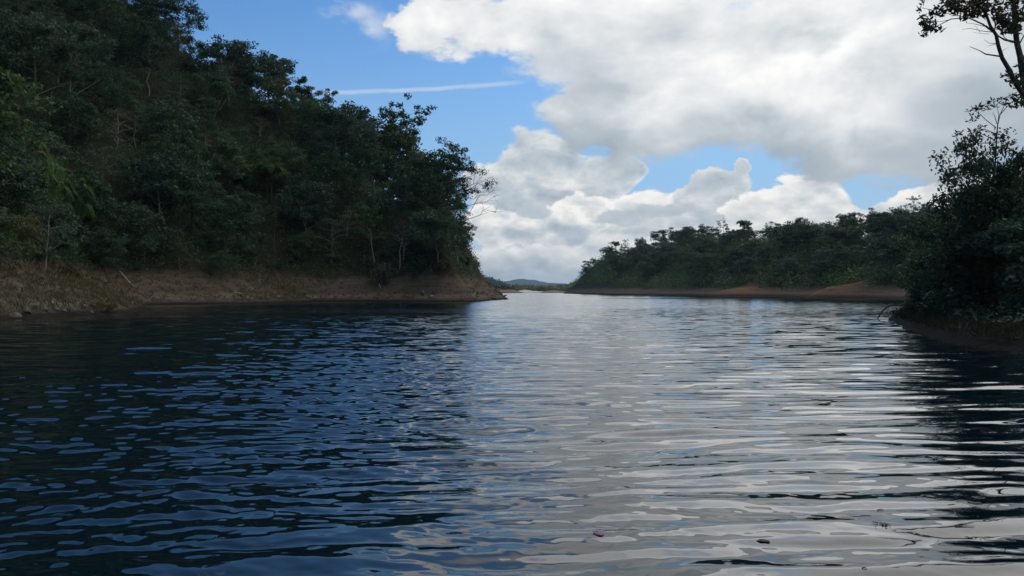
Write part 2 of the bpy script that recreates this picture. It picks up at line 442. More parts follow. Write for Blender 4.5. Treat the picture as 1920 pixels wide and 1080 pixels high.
FAR = Land('far_hillside', far_poly, ([-8, 0, 1.5, 12, 26, 160], [-1.5, 0.0, 0.9, 3.6, 9, 72]),
           [900, 1040, 1060, 1085, 1100, 1150, 1200, 1260, 1330, 1400, 1500, 1600, 1680, 1750, 1800, 1860, 1920, 2100, 2600, 4000],
           [553, 552, 549, 516, 486, 464, 450, 436, 430, 423, 416, 406, 392, 376, 356, 335, 310, 260, 160, 100],
           [900, 1060, 1085, 1110, 4000], [0, 0, 5, 8.5, 9], 23, 2.6, 1.6, (26, 330, 70, 720), 760.0, steep=(1220, 1090, 1.3),
           bumps=[(gp(1372, 552, 270)[0], 272, 10, 1.3), (gp(1572, 552, 205)[0], 209, 6, 1.1), (gp(1545, 552, 205)[0], 206, 4.5, 0.5)])
right_poly = [gp(1658, 597), gp(1672, 604), gp(1700, 617), gp(1740, 634), gp(1800, 645), gp(1850, 653), gp(1920, 663), (15.2, 17), (14.4, 10), (15.5, 2), (24, -16), (120, -30), (190, 120),
              (110, 140), (80, 116), (58, 92), (42, 71), (31, 57)]
RIGHT = Land('right_bank', right_poly, ([-4, 0, 0.5, 2.5, 8, 20, 80], [-1.6, 0.0, 0.30, 1.2, 4.6, 9.5, 26]),
             [1600, 1655, 1668, 1690, 1725, 1760, 1800, 1850, 1920, 2200, 3000], [600, 596, 585, 560, 530, 495, 445, 400, 370, 280, 150],
             [1600, 1660, 1690, 1760, 1850, 2200], [0, 0, 1.2, 2.2, 4.5, 6], 37, 0.7, 0.55, (9, 125, -8, 145), 160.0, steep=(1720, 1668, 0.8))
LEFT.build(soil_material('left_soil', (0.066, 0.051, 0.039), (0.155, 0.116, 0.086), (0.016, 0.018, 0.011), (0.038, 0.040, 0.024), 4.6))
FAR.build(soil_material('far_soil', (0.065, 0.047, 0.034), (0.155, 0.105, 0.070), (0.020, 0.026, 0.014), (0.045, 0.052, 0.028), 3.2, 1.5))
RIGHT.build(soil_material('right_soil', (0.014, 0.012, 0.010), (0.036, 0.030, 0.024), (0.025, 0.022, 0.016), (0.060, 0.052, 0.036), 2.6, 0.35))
LANDS = [LEFT, FAR, RIGHT]
def Hall(X, Y):
    return np.maximum.reduce([l.Hq(X, Y) for l in LANDS])
def hit(px, py, land, y0=10.0, y1=420.0, n=4000):
    """World point of a land mass seen at a photo pixel."""
    u = (px - 960) / F; t = (YH - py) / F
    Y = np.linspace(y0, y1, n)
    hr = land.Hq(u * Y, Y); h = np.maximum(hr, 0.0)
    ok = (h >= HCAM + t * Y) & (hr > -0.2)
    i = int(ok.argmax()) if ok.any() else int(np.argmax((h - HCAM) / Y))
    return Vector((u * Y[i], Y[i], float(h[i])))

# ------------------------------------------------------------------ distant shores
def ridge(name, pts, depth, mat, seed, n=160, m=24, amp=0.06):
    """A distant range: crest points (pixel column, crest height m) at range Y, with front and back slopes."""
    Y0 = pts[0][2]
    px = np.linspace(pts[0][0], pts[-1][0], n)
    hh = np.interp(px, [p[0] for p in pts], [p[1] for p in pts])
    YY = np.interp(px, [p[0] for p in pts], [p[2] for p in pts])
    v = np.linspace(-1, 1, m)
    X = ((px - 960) / F * YY)[None, :] + 0 * v[:, None]
    Y = YY[None, :] + v[:, None] * depth
    sc = depth * 0.35
    prof = np.clip(1 - np.abs(v), 0, 1)[:, None] ** 0.8
    Z = hh[None, :] * prof * (1 + amp * 4 * fbm(X / sc, Y / sc, seed, 4)) - 1.5 * (1 - prof)
    idx = np.arange(X.size).reshape(X.shape)
    q = np.stack([idx[:-1, :-1], idx[:-1, 1:], idx[1:, 1:], idx[1:, :-1]], -1).reshape(-1, 4)
    me = mesh_from(name, np.stack([X, Y, Z], -1).reshape(-1, 3), q, 4, True)
    attr(me, 'sand', np.zeros(X.size), 'POINT')
    me.materials.append(mat)
    structure(name, me)
    return X, Y, Z
def forest_hill_material(name, c0, c1, c2, scale):
    m, t = new_mat(name)
    n, _ = noise(position(), scale, 6.0, 0.65)
    p = principled(t, ramp(n, [(0.3, c0), (0.5, c1), (0.7, c2)]), 0.9, 0.1, bump(n, 1.0, 0.6 / scale))
    bsdf_out(m, t, p.outputs[0])
    return m
M_HILLG = forest_hill_material('hill_green', (0.045, 0.065, 0.030), (0.085, 0.115, 0.050), (0.14, 0.16, 0.075), 0.06)
M_HILLD = forest_hill_material('hill_dark', (0.035, 0.050, 0.030), (0.060, 0.078, 0.042), (0.09, 0.11, 0.055), 0.03)
M_CLAY = soil_material('distant_clay', (0.20, 0.11, 0.075), (0.36, 0.21, 0.14), (0.05, 0.055, 0.025), (0.09, 0.095, 0.045), 9.0, 1.5)
M_SAND = soil_material('pale_sand', (0.62, 0.50, 0.35), (0.78, 0.66, 0.50), (0.6, 0.5, 0.35), (0.7, 0.6, 0.45), 60.0, 0.4)
def py2z(py, Y): return HCAM + (YH - py) / F * Y
def crest(rows, Y): return [(px, py2z(py, Y), Y) for px, py in rows]
RIDGES = {
    'blue_mountain': ridge('blue_mountain', crest([(900, 540), (930, 532), (950, 528), (972, 524.5), (990, 523), (1005, 524), (1022, 528), (1045, 536), (1065, 545)], 11000), 900, M_HILLD, 51),
    'second_mountain': ridge('second_mountain', crest([(985, 546), (1005, 533), (1025, 529.5), (1060, 531), (1090, 537), (1120, 541)], 9000), 800, M_HILLD, 52),
    'wooded_hill': ridge('wooded_hill', crest([(840, 542), (870, 528), (900, 523), (922, 526), (938, 531), (955, 540), (975, 545)], 2600), 300, M_HILLD, 53),
    'green_shore_hill': ridge('green_shore_hill', crest([(880, 545), (925, 543), (960, 541), (985, 540), (1010, 541.5), (1040, 541.5), (1060, 540), (1075, 535), (1095, 529), (1130, 524)], 1250), 160, M_HILLG, 54),
    'clay_spit': ridge('clay_spit', crest([(900, 541), (935, 540), (955, 541), (968, 545), (982, 548.6)], 800), 40, M_CLAY, 55, 60),
    'clay_mound': ridge('clay_mound', crest([(1010, 549), (1022, 545), (1034, 543), (1046, 544.5), (1060, 546), (1085, 544)], 900), 40, M_CLAY, 56, 60),
    'sand_beach': ridge('sand_beach', crest([(966, 547.6), (975, 544.0), (984, 543.0), (995, 544.5), (1012, 546.5), (1022, 546), (1030, 547.5)], 1000), 40, M_SAND, 57, 60),
}

# ------------------------------------------------------------------ water
def wave_field(X, Y, r, spacing):
    rng = np.random.default_rng(5)
    Z = np.zeros_like(X)
    wx = X + 0.45 * fbm(X / 2.4, Y / 1.7, 71, 2); wy = Y + 0.20 * fbm(X / 3.0, Y / 1.5, 81, 2)
    # sheltered, oily-smooth water towards the right bank, choppier towards the middle and left
    chop = 0.38 + 0.62 * sstep(-X + 0.10 * Y + 2.2 * fbm(X / 6, Y / 9, 91, 3), -1.0, 5.0)
    chop *= 0.65 + 0.7 * np.clip(0.5 + fbm(X / 9, Y / 14, 95, 3), 0, 1)
    near = sstep(r, 3.0, 14.0)
    calm = sstep(X - 0.17 * Y, -3.0, 4.0) * sstep(r, 8.0, 17.0)      # lee of the right bank
    left = sstep(-X + 0.02 * Y, -1.0, 3.0)
    lane = sstep(X + 0.42 * Y, -1.0, 5.0) * sstep(-X - 0.03 * Y, -1.5, 1.5) * sstep(r, 6.0, 16.0)
    chop = chop * (1 + 0.35 * lane)
    chop = chop * (1 - 0.88 * calm)
    def add(n, l0, l1, spread, mean, rms, mod, skew=0.0):
        nonlocal Z
        for _ in range(n):
            lam = math.exp(rng.uniform(math.log(l0), math.log(l1)))
            th = math.radians(mean + rng.normal() * spread)
            k = 2 * math.pi / lam
            a = rms * math.sqrt(2.0 / n) / k
            fade = 1 - sstep(spacing, lam / 5.5, lam / 3.2)
            ph = k * (math.sin(th) * wx - math.cos(th) * wy) + rng.uniform(0, 6.283)
            Z = Z + a * fade * mod * np.sin(ph - skew * np.sin(ph) if skew else ph)
    add(22, 0.30, 1.0, 9.0, 3.0, 0.092, (0.85 + 0.15 * near) * (1 - 0.42 * calm) * (1 - 0.35 * left), 0.5)
    add(10, 1.0, 3.0, 26.0, 0.0, 0.034, 1.0)
    add(28, 0.20, 0.46, 18.0, -17.0, 0.080, left * chop, 0.35)
    add(44, 0.10, 0.32, 30.0, -10.0, 0.120, chop * (0.7 + 0.3 * near) * (0.68 + 0.32 * left), 0.3)
    return Z
def build_water():
    th = np.concatenate([np.linspace(-180, -56, 32)[:-1], np.linspace(-56, -38, 50)[:-1], np.linspace(-38, 38, 640)[:-1], np.linspace(38, 56, 50)[:-1], np.linspace(56, 180, 32)])
    rr = np.concatenate([np.linspace(0.25, 3.0, 12)[:-1], np.exp(np.linspace(math.log(3.0), math.log(70), 980))[:-1], np.exp(np.linspace(math.log(70), math.log(14000), 60))])
    TH, RR = np.meshgrid(np.radians(th), rr)
    X = RR * np.sin(TH); Y = RR * np.cos(TH)
    dr = np.gradient(rr)[:, None] + 0 * TH
    wide = (np.abs(np.degrees(TH)) > 40)
    Z = wave_field(X, Y, RR, np.where(wide, np.maximum(dr, RR * 0.03), dr)) * (1 - sstep(RR, 50, 69))
    nr, nt = X.shape
    idx = np.arange(X.size).reshape(X.shape)
    q = np.stack([idx[:-1, :-1], idx[1:, :-1], idx[1:, 1:], idx[:-1, 1:]], -1).reshape(-1, 4)[:, ::-1]
    V = np.stack([X, Y, Z], -1).reshape(-1, 3)
    c = len(V)
    V = np.vstack([V, [[0, 0, 0]]])
    tri = np.stack([idx[0, :-1], np.full(nt - 1, c), idx[0, 1:]], -1)[:, ::-1]
    flat = np.concatenate([q.ravel(), tri.ravel()])
    cnt = np.concatenate([np.full(len(q), 4), np.full(len(tri), 3)])
    me = mesh_from('water', V, flat, cnt, True)
    m, t = new_mat('water')
    P = position(); x, y, z = sepxyz(P)
    r = E.vm('LENGTH', P, out=1)
    Pf = E.vm('MULTIPLY', P, (0.55, 1.7, 1.0))
    _, c1 = noise(Pf, 1.9, 3.0, 0.6)
    patch, _ = noise(E.vm('MULTIPLY', P, (0.018, 0.05, 1.0)), 1.0, 3.0, 0.55)
    band, _ = noise(E.vm('MULTIPLY', P, (0.004, 0.09, 1.0)), 1.0, 2.0, 0.5)
    far = smooth(r, 9.0, 45.0)
    # sheltered water beside the right bank, and one windless slick far out
    lee = smooth(x - y * 0.17, -3.0, 5.0) * smooth(r, 36.0, 60.0, 1.0, 0.0)
    shelter = 1.0 - lee * 0.96
    sl = E.vm('LENGTH', E.vm('MULTIPLY', E.vm('SUBTRACT', P, (50.0, 189.0, 0.0)), (1 / 36.0, 1 / 9.0, 0.0)), out=1)
    slick = smooth(sl + (patch - 0.5) * 0.9, 0.75, 1.0, 0.02, 1.0)
    amp = (0.05 + far * 0.30) * smooth(r, 60.0, 140.0, 1.0, 0.55) * smooth(patch, 0.30, 0.62, 0.6, 1.0) * smooth(band, 0.36, 0.46, 0.6, 1.0) * shelter * slick
    # the breeze that comes round the headland roughens a lane of water left of the middle
    lane = smooth(x + y * 0.42, -1.0, 5.0) * smooth(x + y * 0.03, -1.5, 1.5, 1.0, 0.0) * smooth(r, 7.0, 20.0)
    amp = amp * (1.0 + lane * 1.1)
    _, c3 = noise(E.vm('MULTIPLY', P, (0.7, 1.4, 1.0)), 6.5, 2.0, 0.5)
    micro = smooth(x - y * 0.10, -3.0, 2.5, 0.11, 0.02)
    n3 = E.vm('SCALE', E.vm('SUBTRACT', c3, (0.5, 0.5, 0.5)))
    E.lk(micro, n3.s.node.inputs[3])
    n2 = E.vm('SUBTRACT', c1, (0.5, 0.5, 0.5))
    mx_, my_, _ = sepxyz(n3)
    sx, sy, _ = sepxyz(n2)
    N = E(t.nodes.new('ShaderNodeNewGeometry').outputs['Normal'])
    slope = combxyz(sx * amp * 0.6 + mx_, sy * amp + my_ - (0.018 * far * shelter + 0.03 * lane + 0.036 * smooth(r, 40.0, 100.0)) * slick, 0.0)
    nn = E.vm('NORMALIZE', E.vm('ADD', N, slope))
    p = principled(t, (0.001, 0.009, 0.015, 1), 0.02, 0.5, nn, IOR=1.48)
    bsdf_out(m, t, p.outputs[0])
    me.materials.append(m)
    structure('water', me)
build_water()

# ------------------------------------------------------------------ plant builders
def tube(paths, sides=5):
    """paths: list of (points (n,3), radii (n,)). One joined mesh of tapered tubes."""
    V, Fc, off = [], [], 0
    ang = np.linspace(0, 2 * np.pi, sides, endpoint=False)
    for pts, rad in paths:
        pts = np.asarray(pts, float); rad = np.asarray(rad, float); n = len(pts)
        d = np.gradient(pts, axis=0); d /= np.linalg.norm(d, axis=1)[:, None] + 1e-9
        ref = np.where(np.abs(d[:, 2:3]) > 0.9, np.array([[1.0, 0, 0]]), np.array([[0, 0, 1.0]]))
        a = np.cross(d, ref); a /= np.linalg.norm(a, axis=1)[:, None] + 1e-9
        b = np.cross(d, a)
        ring = pts[:, None, :] + rad[:, None, None] * (np.cos(ang)[None, :, None] * a[:, None, :] + np.sin(ang)[None, :, None] * b[:, None, :])
        V.append(ring.reshape(-1, 3))
        i = np.arange(n - 1)[:, None] * sides + np.arange(sides)[None, :]
        j = np.arange(n - 1)[:, None] * sides + (np.arange(sides)[None, :] + 1) % sides
        Fc.append(np.stack([i, j, j + sides, i + sides], -1).reshape(-1, 4) + off)
        off += n * sides
    return np.vstack(V), np.vstack(Fc)
def tube_mesh(name, paths, mat, sides=5):
    v, f = tube(paths, sides)
    me = mesh_from(name, v, f, 4, True); me.materials.append(mat); return me
def curve_pts(rng, p0, p1, n=5, sag=0.0, wig=0.06):
    p0 = np.asarray(p0, float); p1 = np.asarray(p1, float)
    t = np.linspace(0, 1, n)[:, None]
    L = np.linalg.norm(p1 - p0)
    p = p0 + (p1 - p0) * t
    p[1:-1] += rng.normal(size=(n - 2, 3)) * wig * L
    p[:, 2] += sag * L * np.sin(np.pi * t[:, 0])
    return p
def leaves_at(rng, centres, radii, per, size, flat=0.65, up=0.5, aspect=0.55, shell=True):
    """Leaf blades (pointed four-corner faces) spread through clumps."""
    centres = np.asarray(centres, float); radii = np.asarray(radii, float)
    n = len(centres)
    c = np.repeat(centres, per, 0); r = np.repeat(radii, per)
    d = rng.normal(size=(n * per, 3)); d /= np.linalg.norm(d, axis=1)[:, None] + 1e-9
    q = rng.random(n * per) ** (0.45 if shell else 0.8)
    p = c + d * (q * r)[:, None] * np.array([1, 1, flat])
    nrm = rng.normal(size=(n * per, 3)) * (1 - up) + d * 0.35 + np.array([0, 0, up])
    nrm /= np.linalg.norm(nrm, axis=1)[:, None]
    a = np.cross(nrm, rng.normal(size=(n * per, 3))); a /= np.linalg.norm(a, axis=1)[:, None] + 1e-9
    b = np.cross(nrm, a)
    s = size * rng.uniform(0.6, 1.4, n * per)
    return blades(p, a, b, nrm, s, aspect), np.repeat(rng.random(n), per) * 0.6 + rng.random(n * per) * 0.4
def blades(p, a, b, nrm, s, aspect):
    s = s[:, None]
    return np.stack([p - a * s * 0.5, p + b * s * 0.5 * aspect - nrm * s * 0.08, p + a * s * 0.5 - nrm * s * 0.12, p - b * s * 0.5 * aspect - nrm * s * 0.08], 1).reshape(-1, 3)
def leaf_mesh(name, V, tint, mat):
    me = mesh_from(name, V, np.arange(len(V)), 4)
    attr(me, 'tint', tint); me.materials.append(mat)
    return me

def make_tree(name, seed, h=10.0, w=7.0, clear=0.35, flat_top=0.0, limbs=9, clumps=3, per=80, leaf=0.36, cr=1.15, airy=1.0, mat=None, bark=None, tr=0.16, lean=0.05, open_=0.0):
    """A broadleaf tree: forking tapered trunk and limbs carrying many leaf clumps. Returns (trunk mesh, crown mesh)."""
    rng = np.random.default_rng(seed)
    top = np.array([rng.normal() * lean * h, rng.normal() * lean * h, h * (0.86 if flat_top < 0.5 else 0.80)])
    trunk = curve_pts(rng, (0, 0, -0.8), top, 8, 0, 0.018)
    paths = [(trunk, np.linspace(tr, tr * 0.2, 8))]
    C, Rr = [top + (0, 0, h * 0.01)], [cr * 1.15]
    for i in range(limbs):
        f = clear + (0.95 - clear) * (i + rng.random() * 0.7) / limbs
        k = f * 7; j = min(int(k), 6); base = trunk[j] + (trunk[j + 1] - trunk[j]) * (k - j)
        az = i * 2.4 + rng.normal() * 0.4
        g = (f - clear) / (0.97 - clear)
        env = max(0.45, 1 - 1.45 * (g - 0.35) ** 2) if flat_top < 0.5 else (0.35 + 0.75 * g)
        reach = 0.5 * w * env * rng.uniform(0.65, 1.15)
        rise = h * (0.06 + 0.16 * rng.random()) * (1.0 - 0.4 * g)
        if flat_top > 0.5: rise = max(0.05 * h, h * (0.92 + rng.normal() * 0.04) - base[2] - 0.28 * reach)
        tip = base + np.array([math.cos(az) * reach, math.sin(az) * reach, rise])
        limb = curve_pts(rng, base, tip, 5, 0.08, 0.05)
        r0 = tr * (1 - 0.75 * f) * 0.62
        paths.append((limb, np.linspace(r0, r0 * 0.25, 5)))
        C.append(tip); Rr.append(cr * rng.uniform(0.75, 1.2))
        for _ in range(clumps):
            t0 = rng.uniform(0.35, 0.95); k2 = t0 * 4; j2 = min(int(k2), 3); b2 = limb[j2] + (limb[j2 + 1] - limb[j2]) * (k2 - j2)
            d = rng.normal(size=3) * np.array([1, 1, 0.55]); d[2] = abs(d[2]) * (0.9 if flat_top < 0.5 else 0.3) ; d /= np.linalg.norm(d)
            e = b2 + d * w * rng.uniform(0.12, 0.24)
            paths.append((curve_pts(rng, b2, e, 4, 0.05, 0.06), np.linspace(r0 * 0.45, r0 * 0.12, 4)))
            if rng.random() > open_:
                C.append(e); Rr.append(cr * rng.uniform(0.6, 1.05))
    tm = tube_mesh(name + '_trunk', paths, bark or M_BARK)
    V, T = leaves_at(rng, C, Rr, per, leaf, flat=0.62 if flat_top < 0.5 else 0.6)
    keep = np.repeat(rng.random(len(T)) < airy, 4)
    cm = leaf_mesh(name + '_crown', V[keep], T[keep[::4]], mat or M_LEAF)
    return tm, cm
def make_bare(name, seed, h=8.0, w=5.0, bark=None, tr=0.10, limbs=10, twigs=6, clear=0.25):
    rng = np.random.default_rng(seed)
    trunk = curve_pts(rng, (0, 0, -0.6), (rng.normal() * 0.5, rng.normal() * 0.5, h), 8, 0, 0.03)
    paths = [(trunk, np.linspace(tr, tr * 0.15, 8))]
    for i in range(limbs):
        f = clear + (1 - clear) * (i + rng.random()) / limbs * 0.95
        k = f * 7; j = min(int(k), 6); base = trunk[j] + (trunk[j + 1] - trunk[j]) * (k - j)
        az = i * 2.4 + rng.normal() * 0.5
        L = 0.55 * w * (1.1 - 0.6 * f)
        tip = base + np.array([math.cos(az) * L, math.sin(az) * L, L * rng.uniform(0.2, 0.9)])
        lb = curve_pts(rng, base, tip, 5, 0.06, 0.06); r0 = tr * (1 - 0.7 * f) * 0.55
        paths.append((lb, np.linspace(r0, r0 * 0.25, 5)))
        for _ in range(twigs):
            k2 = rng.uniform(0.3, 1) * 4; j2 = min(int(k2), 3); b2 = lb[j2] + (lb[j2 + 1] - lb[j2]) * (k2 - j2)
            d = (tip - base) / L + rng.normal(size=3) * 0.6
            e = b2 + d / np.linalg.norm(d) * L * rng.uniform(0.2, 0.45)
            paths.append((curve_pts(rng, b2, e, 3, 0.04, 0.08), np.linspace(r0 * 0.4, r0 * 0.12, 3)))
    return tube_mesh(name, paths, bark or M_PALE, 4)
def make_shrub(name, seed, h=2.6, w=3.2, n=16, per=70, leaf=0.27, mat=None):
    rng = np.random.default_rng(seed)
    C, Rr, paths = [], [], []
    for i in range(n):
        az = rng.uniform(0, 6.283); r = w * 0.5 * math.sqrt(rng.random()) ; z = h * (0.2 + 0.7 * rng.random() * (1 - (r / (w * 0.62)) ** 2))
        c = np.array([math.cos(az) * r, math.sin(az) * r, z]); C.append(c); Rr.append(rng.uniform(0.4, 0.75) * h * 0.32)
        paths.append((curve_pts(rng, (c[0] * 0.1, c[1] * 0.1, -0.4), c, 4, 0.05, 0.05), np.linspace(0.035, 0.01, 4)))
    V, T = leaves_at(rng, C, Rr, per, leaf, 0.8)
    return tube_mesh(name + '_stems', paths, M_BARK, 4), leaf_mesh(name + '_foliage', V, T, mat or M_LEAF2)
def frond_blades(rng, curve, length_leaf, n, aspect=0.22, droop=0.5):
    """Leaflets both sides of an arching stalk."""
    t = np.linspace(0.12, 0.98, n); k = t * (len(curve) - 1); j = np.minimum(k.astype(int), len(curve) - 2); fr = (k - j)[:, None]
    p = curve[j] * (1 - fr) + curve[j + 1] * fr
    d = curve[j + 1] - curve[j]; d /= np.linalg.norm(d, axis=1)[:, None]
    side = np.cross(d, [0, 0, 1.0]); side /= np.linalg.norm(side, axis=1)[:, None] + 1e-9
    out, tn = [], []
    L = length_leaf * np.sin(np.pi * np.clip(t * 0.85 + 0.12, 0, 1)) ** 0.7
    for s in (-1, 1):
        a = side * s * 0.85 + d * 0.5 + np.array([0, 0, -droop]) + rng.normal(size=p.shape) * 0.08
        a /= np.linalg.norm(a, axis=1)[:, None]
        nr = np.cross(a, d); nr /= np.linalg.norm(nr, axis=1)[:, None] + 1e-9
        b = np.cross(nr, a)
        out.append(blades(p + a * (L * 0.5)[:, None], a, b, nr, L, aspect)); tn.append(rng.random(n))
    return np.vstack(out), np.concatenate(tn)
def arch(base, az, L, rise, drop, n=8):
    t = np.linspace(0, 1, n)
    x = L * (t * 0.95); z = rise * np.sin(t * np.pi * 0.62) - drop * t ** 3
    return np.asarray(base) + np.stack([np.cos(az) * x, np.sin(az) * x, z], 1)
def make_thicket(name, seed, n=60, h=6.0, spread=3.0, leaf=0.5, mat=None, per=44):
    """Arching plumes of long leaves rising from a common foot."""
    rng = np.random.default_rng(seed)
    V, T, paths = [], [], []
    for i in range(n):
        az = rng.uniform(0, 6.283); b = np.array([rng.normal() * spread * 0.22, rng.normal() * spread * 0.22, -0.3])
        L = spread * rng.uniform(0.5, 1.1); H = h * rng.uniform(0.55, 1.1)
        c = arch(b, az, L, H, H * rng.uniform(0.25, 0.7))
        paths.append((c, np.linspace(0.03, 0.008, len(c))))
        v, t = frond_blades(rng, c, leaf, per, 0.28, 0.7)
        V.append(v); T.append(t * 0.5 + rng.random() * 0.5)
    return tube_mesh(name + '_stems', paths, M_BARK, 3), leaf_mesh(name + '_foliage', np.vstack(V), np.concatenate(T), mat or M_BRIGHT)
def fern_fronds(seed, n=13, L=3.2):
    rng = np.random.default_rng(seed); out = []
    for i in range(n):
        c = arch((0, 0, 0), i * 2.399 + rng.normal() * 0.2, L * rng.uniform(0.8, 1.1), L * 0.30, L * rng.uniform(0.35, 0.6), 9)
        v, t = frond_blades(rng, c, L * 0.30, 34, 0.24, 0.35)
        sv, sf = tube([(c, np.linspace(0.035, 0.01, 9))], 3)
        me = mesh_from('fern_frond', np.vstack([v, sv]), np.concatenate([np.arange(len(v)), (sf + len(v)).ravel()]), 4)
        attr(me, 'tint', np.concatenate([t, np.full(len(sf), 0.4)])); me.materials.append(M_BRIGHT)
        out.append(me)
    return out

# ------------------------------------------------------------------ plant kinds
BROAD = [make_tree('broadleaf', 100 + i, h=10.5, w=9.4, clear=0.24, limbs=15, clumps=4, per=(88, 64, 100, 60, 76)[i], leaf=(0.34, 0.46, 0.32, 0.50, 0.40)[i], cr=(1.3, 1.5, 1.15, 1.6, 1.35)[i], bark=(None, M_TRUNK)[i % 2], mat=(M_LEAF, M_LEAF2, M_LEAF, M_LEAF2, M_LEAF)[i]) for i in range(5)]
TALL = [make_tree('tall', 130 + i, h=13, w=6.5, clear=0.38, limbs=12, clumps=3, per=90, leaf=0.34, cr=0.95, bark=M_TRUNK, mat=(M_LEAF2, M_LEAF, M_LEAF2)[i]) for i in range(3)]
AIRY = [make_tree('airy', 150 + i, h=11, w=7.5, clear=0.35, limbs=12, clumps=4, per=46, leaf=0.30, cr=0.75, open_=0.25, airy=0.8, mat=M_LEAF2, bark=M_TRUNK) for i in range(3)]
UMBR = [make_tree('umbrella', 170 + i, h=11, w=8.0, clear=0.55, flat_top=1.0, limbs=10, clumps=4, per=70, leaf=0.36, cr=0.95, mat=M_LEAF) for i in range(3)]
DRYT = [make_tree('drytree', 190 + i, h=8.5, w=6.0, clear=0.25, limbs=11, clumps=4, per=30, leaf=0.26, cr=0.9, open_=0.3, mat=M_DRY, bark=M_PALE, tr=0.11) for i in range(2)]
SHRUB = [make_shrub('shrub', 200 + i, mat=(M_LEAF2, M_LEAF, M_LEAF2, M_LEAF)[i]) for i in range(4)]
BRIGHTSHRUB = [make_shrub('brightshrub', 230 + i, h=2.6, w=3.4, n=20, per=60, leaf=0.36, mat=M_BRIGHT) for i in range(2)]
DRYSHRUB = [make_shrub('dryshrub', 220 + i, h=2.0, w=2.6, n=14, per=46, leaf=0.22, mat=M_DRY) for i in range(2)]
THICK = [make_thicket('thicket', 240 + i, n=46, mat=(M_BRIGHT, M_LEAF2)[i], per=40) for i in range(2)]
BARE = [make_bare('bare', 260 + i, bark=(M_PALE, M_BARK)[i % 2]) for i in range(3)]
def plant(name, kind, label, cat, p, h, href, rz, group=None, parts=('trunk', 'crown'), rx=0.0, ry=0.0):
    s = h / href
    t = thing(name, label, cat, p, rz, group, rx, ry, s)
    if isinstance(kind, tuple):
        link(parts[0], kind[0], t); link(parts[1], kind[1], t)
    else:
        link('trunk', kind, t)
    return t

# ------------------------------------------------------------------ forests, tree by tree
rg = random.Random(4)
def visible(X, Y, Z, lift):
    """Is a point LIFT metres above (X,Y,Z) seen over the bare land?"""
    n = 60
    t = np.linspace(0.12, 0.97, n)[None, :]
    zz = HCAM + (Z + lift - HCAM)[:, None] * t
    hx = Hall(X[:, None] * t, Y[:, None] * t)
    return (hx < zz).all(1)
def scatter(land, n, spacing, seed, dmin=5.0, zmax=1e9, lift=6.0, box=None, pxr=(-130, 2050), pymin=-110, zmin=0.25):
    """Spaced points on a land mass that the camera side can see."""
    rng = np.random.default_rng(seed)
    x0, x1, y0, y1 = box or land.ext
    m = n * 90
    X = rng.uniform(x0, x1, m); Y = rng.uniform(y0, y1, m)
    px = 960 + F * X / np.maximum(Y, 1)
    k = (px > pxr[0]) & (px < pxr[1]) & (Y > 6)
    X, Y = X[k], Y[k]
    Z = land.Hq(X, Y); k = (Z > zmin) & (Z < zmax) & (YH - F * (Z - HCAM) / Y > pymin); X, Y, Z = X[k], Y[k], Z[k]
    if len(X) > 30000: X, Y, Z = X[:30000], Y[:30000], Z[:30000]
    k = land.dist(X, Y) > dmin; X, Y, Z = X[k], Y[k], Z[k]
    k = visible(X, Y, Z, lift); X, Y, Z = X[k], Y[k], Z[k]
    out = []
    cell = {}
    g = 2.0 if not callable(spacing) and spacing < 2 else 4.0
    for x, y, z in zip(X.tolist(), Y.tolist(), Z.tolist()):
        sp = spacing(x, y, z) if callable(spacing) else spacing
        c = (int(x // g), int(y // g)); R_ = int(sp // g) + 1
        if all((x - a) ** 2 + (y - b) ** 2 >= sp * sp for i in range(-R_, R_ + 1) for j in range(-R_, R_ + 1) for a, b in cell.get((c[0] + i, c[1] + j), ())):
            cell.setdefault(c, []).append((x, y)); out.append((x, y, z))
            if len(out) >= n: break
    return out
def pxof(p):
    return 960 + F * p[0] / p[1], YH - F * (p[2] - HCAM) / p[1]

TREE_NAMES = {'broad': ('broadleaf_tree', 'dark broadleaf tree'), 'tall': ('tall_tree', 'tall narrow grey-green tree'), 'airy': ('airy_tree', 'thin-leaved open tree'),
              'dry': ('dry_tree', 'half-bare brownish tree'), 'umbrella': ('flat_topped_tree', 'flat-topped tree'), 'thicket': ('arching_thicket', 'arching long-leaved thicket')}
def pick(mix):
    r = rg.random() * sum(w for _, w in mix)
    for k, w in mix:
        r -= w
        if r <= 0: return k
    return mix[0][0]
FOREST = []          # (object, kind, pixel x, pixel y, height, zone)
def forest_tree(kind, p, h, zone):
    x, y, z = p
    rz = rg.uniform(0, 6.283); rx, ry = rg.gauss(0, 0.06), rg.gauss(0, 0.06)
    K, href = {'broad': (BROAD, 10.5), 'tall': (TALL, 13), 'airy': (AIRY, 11), 'dry': (DRYT, 8.5), 'umbrella': (UMBR, 11), 'thicket': (THICK[1:], 6.0)}[kind]
    parts = ('stems', 'foliage') if kind == 'thicket' else ('trunk', 'crown')
    o = plant(TREE_NAMES[kind][0], rg.choice(K), '', 'thicket' if kind == 'thicket' else 'tree', (x, y, z - 0.15), h, href, rz, None, parts, rx, ry)
    px, py = pxof((x, y, z + h * 0.6))
    FOREST.append((o, kind, px, py, h, zone))
    return o
left_pts = scatter(LEFT, 185, lambda x, y, z: 3.3 + 0.012 * y, 31, dmin=6.0, box=(-120, 0, 20, 230))
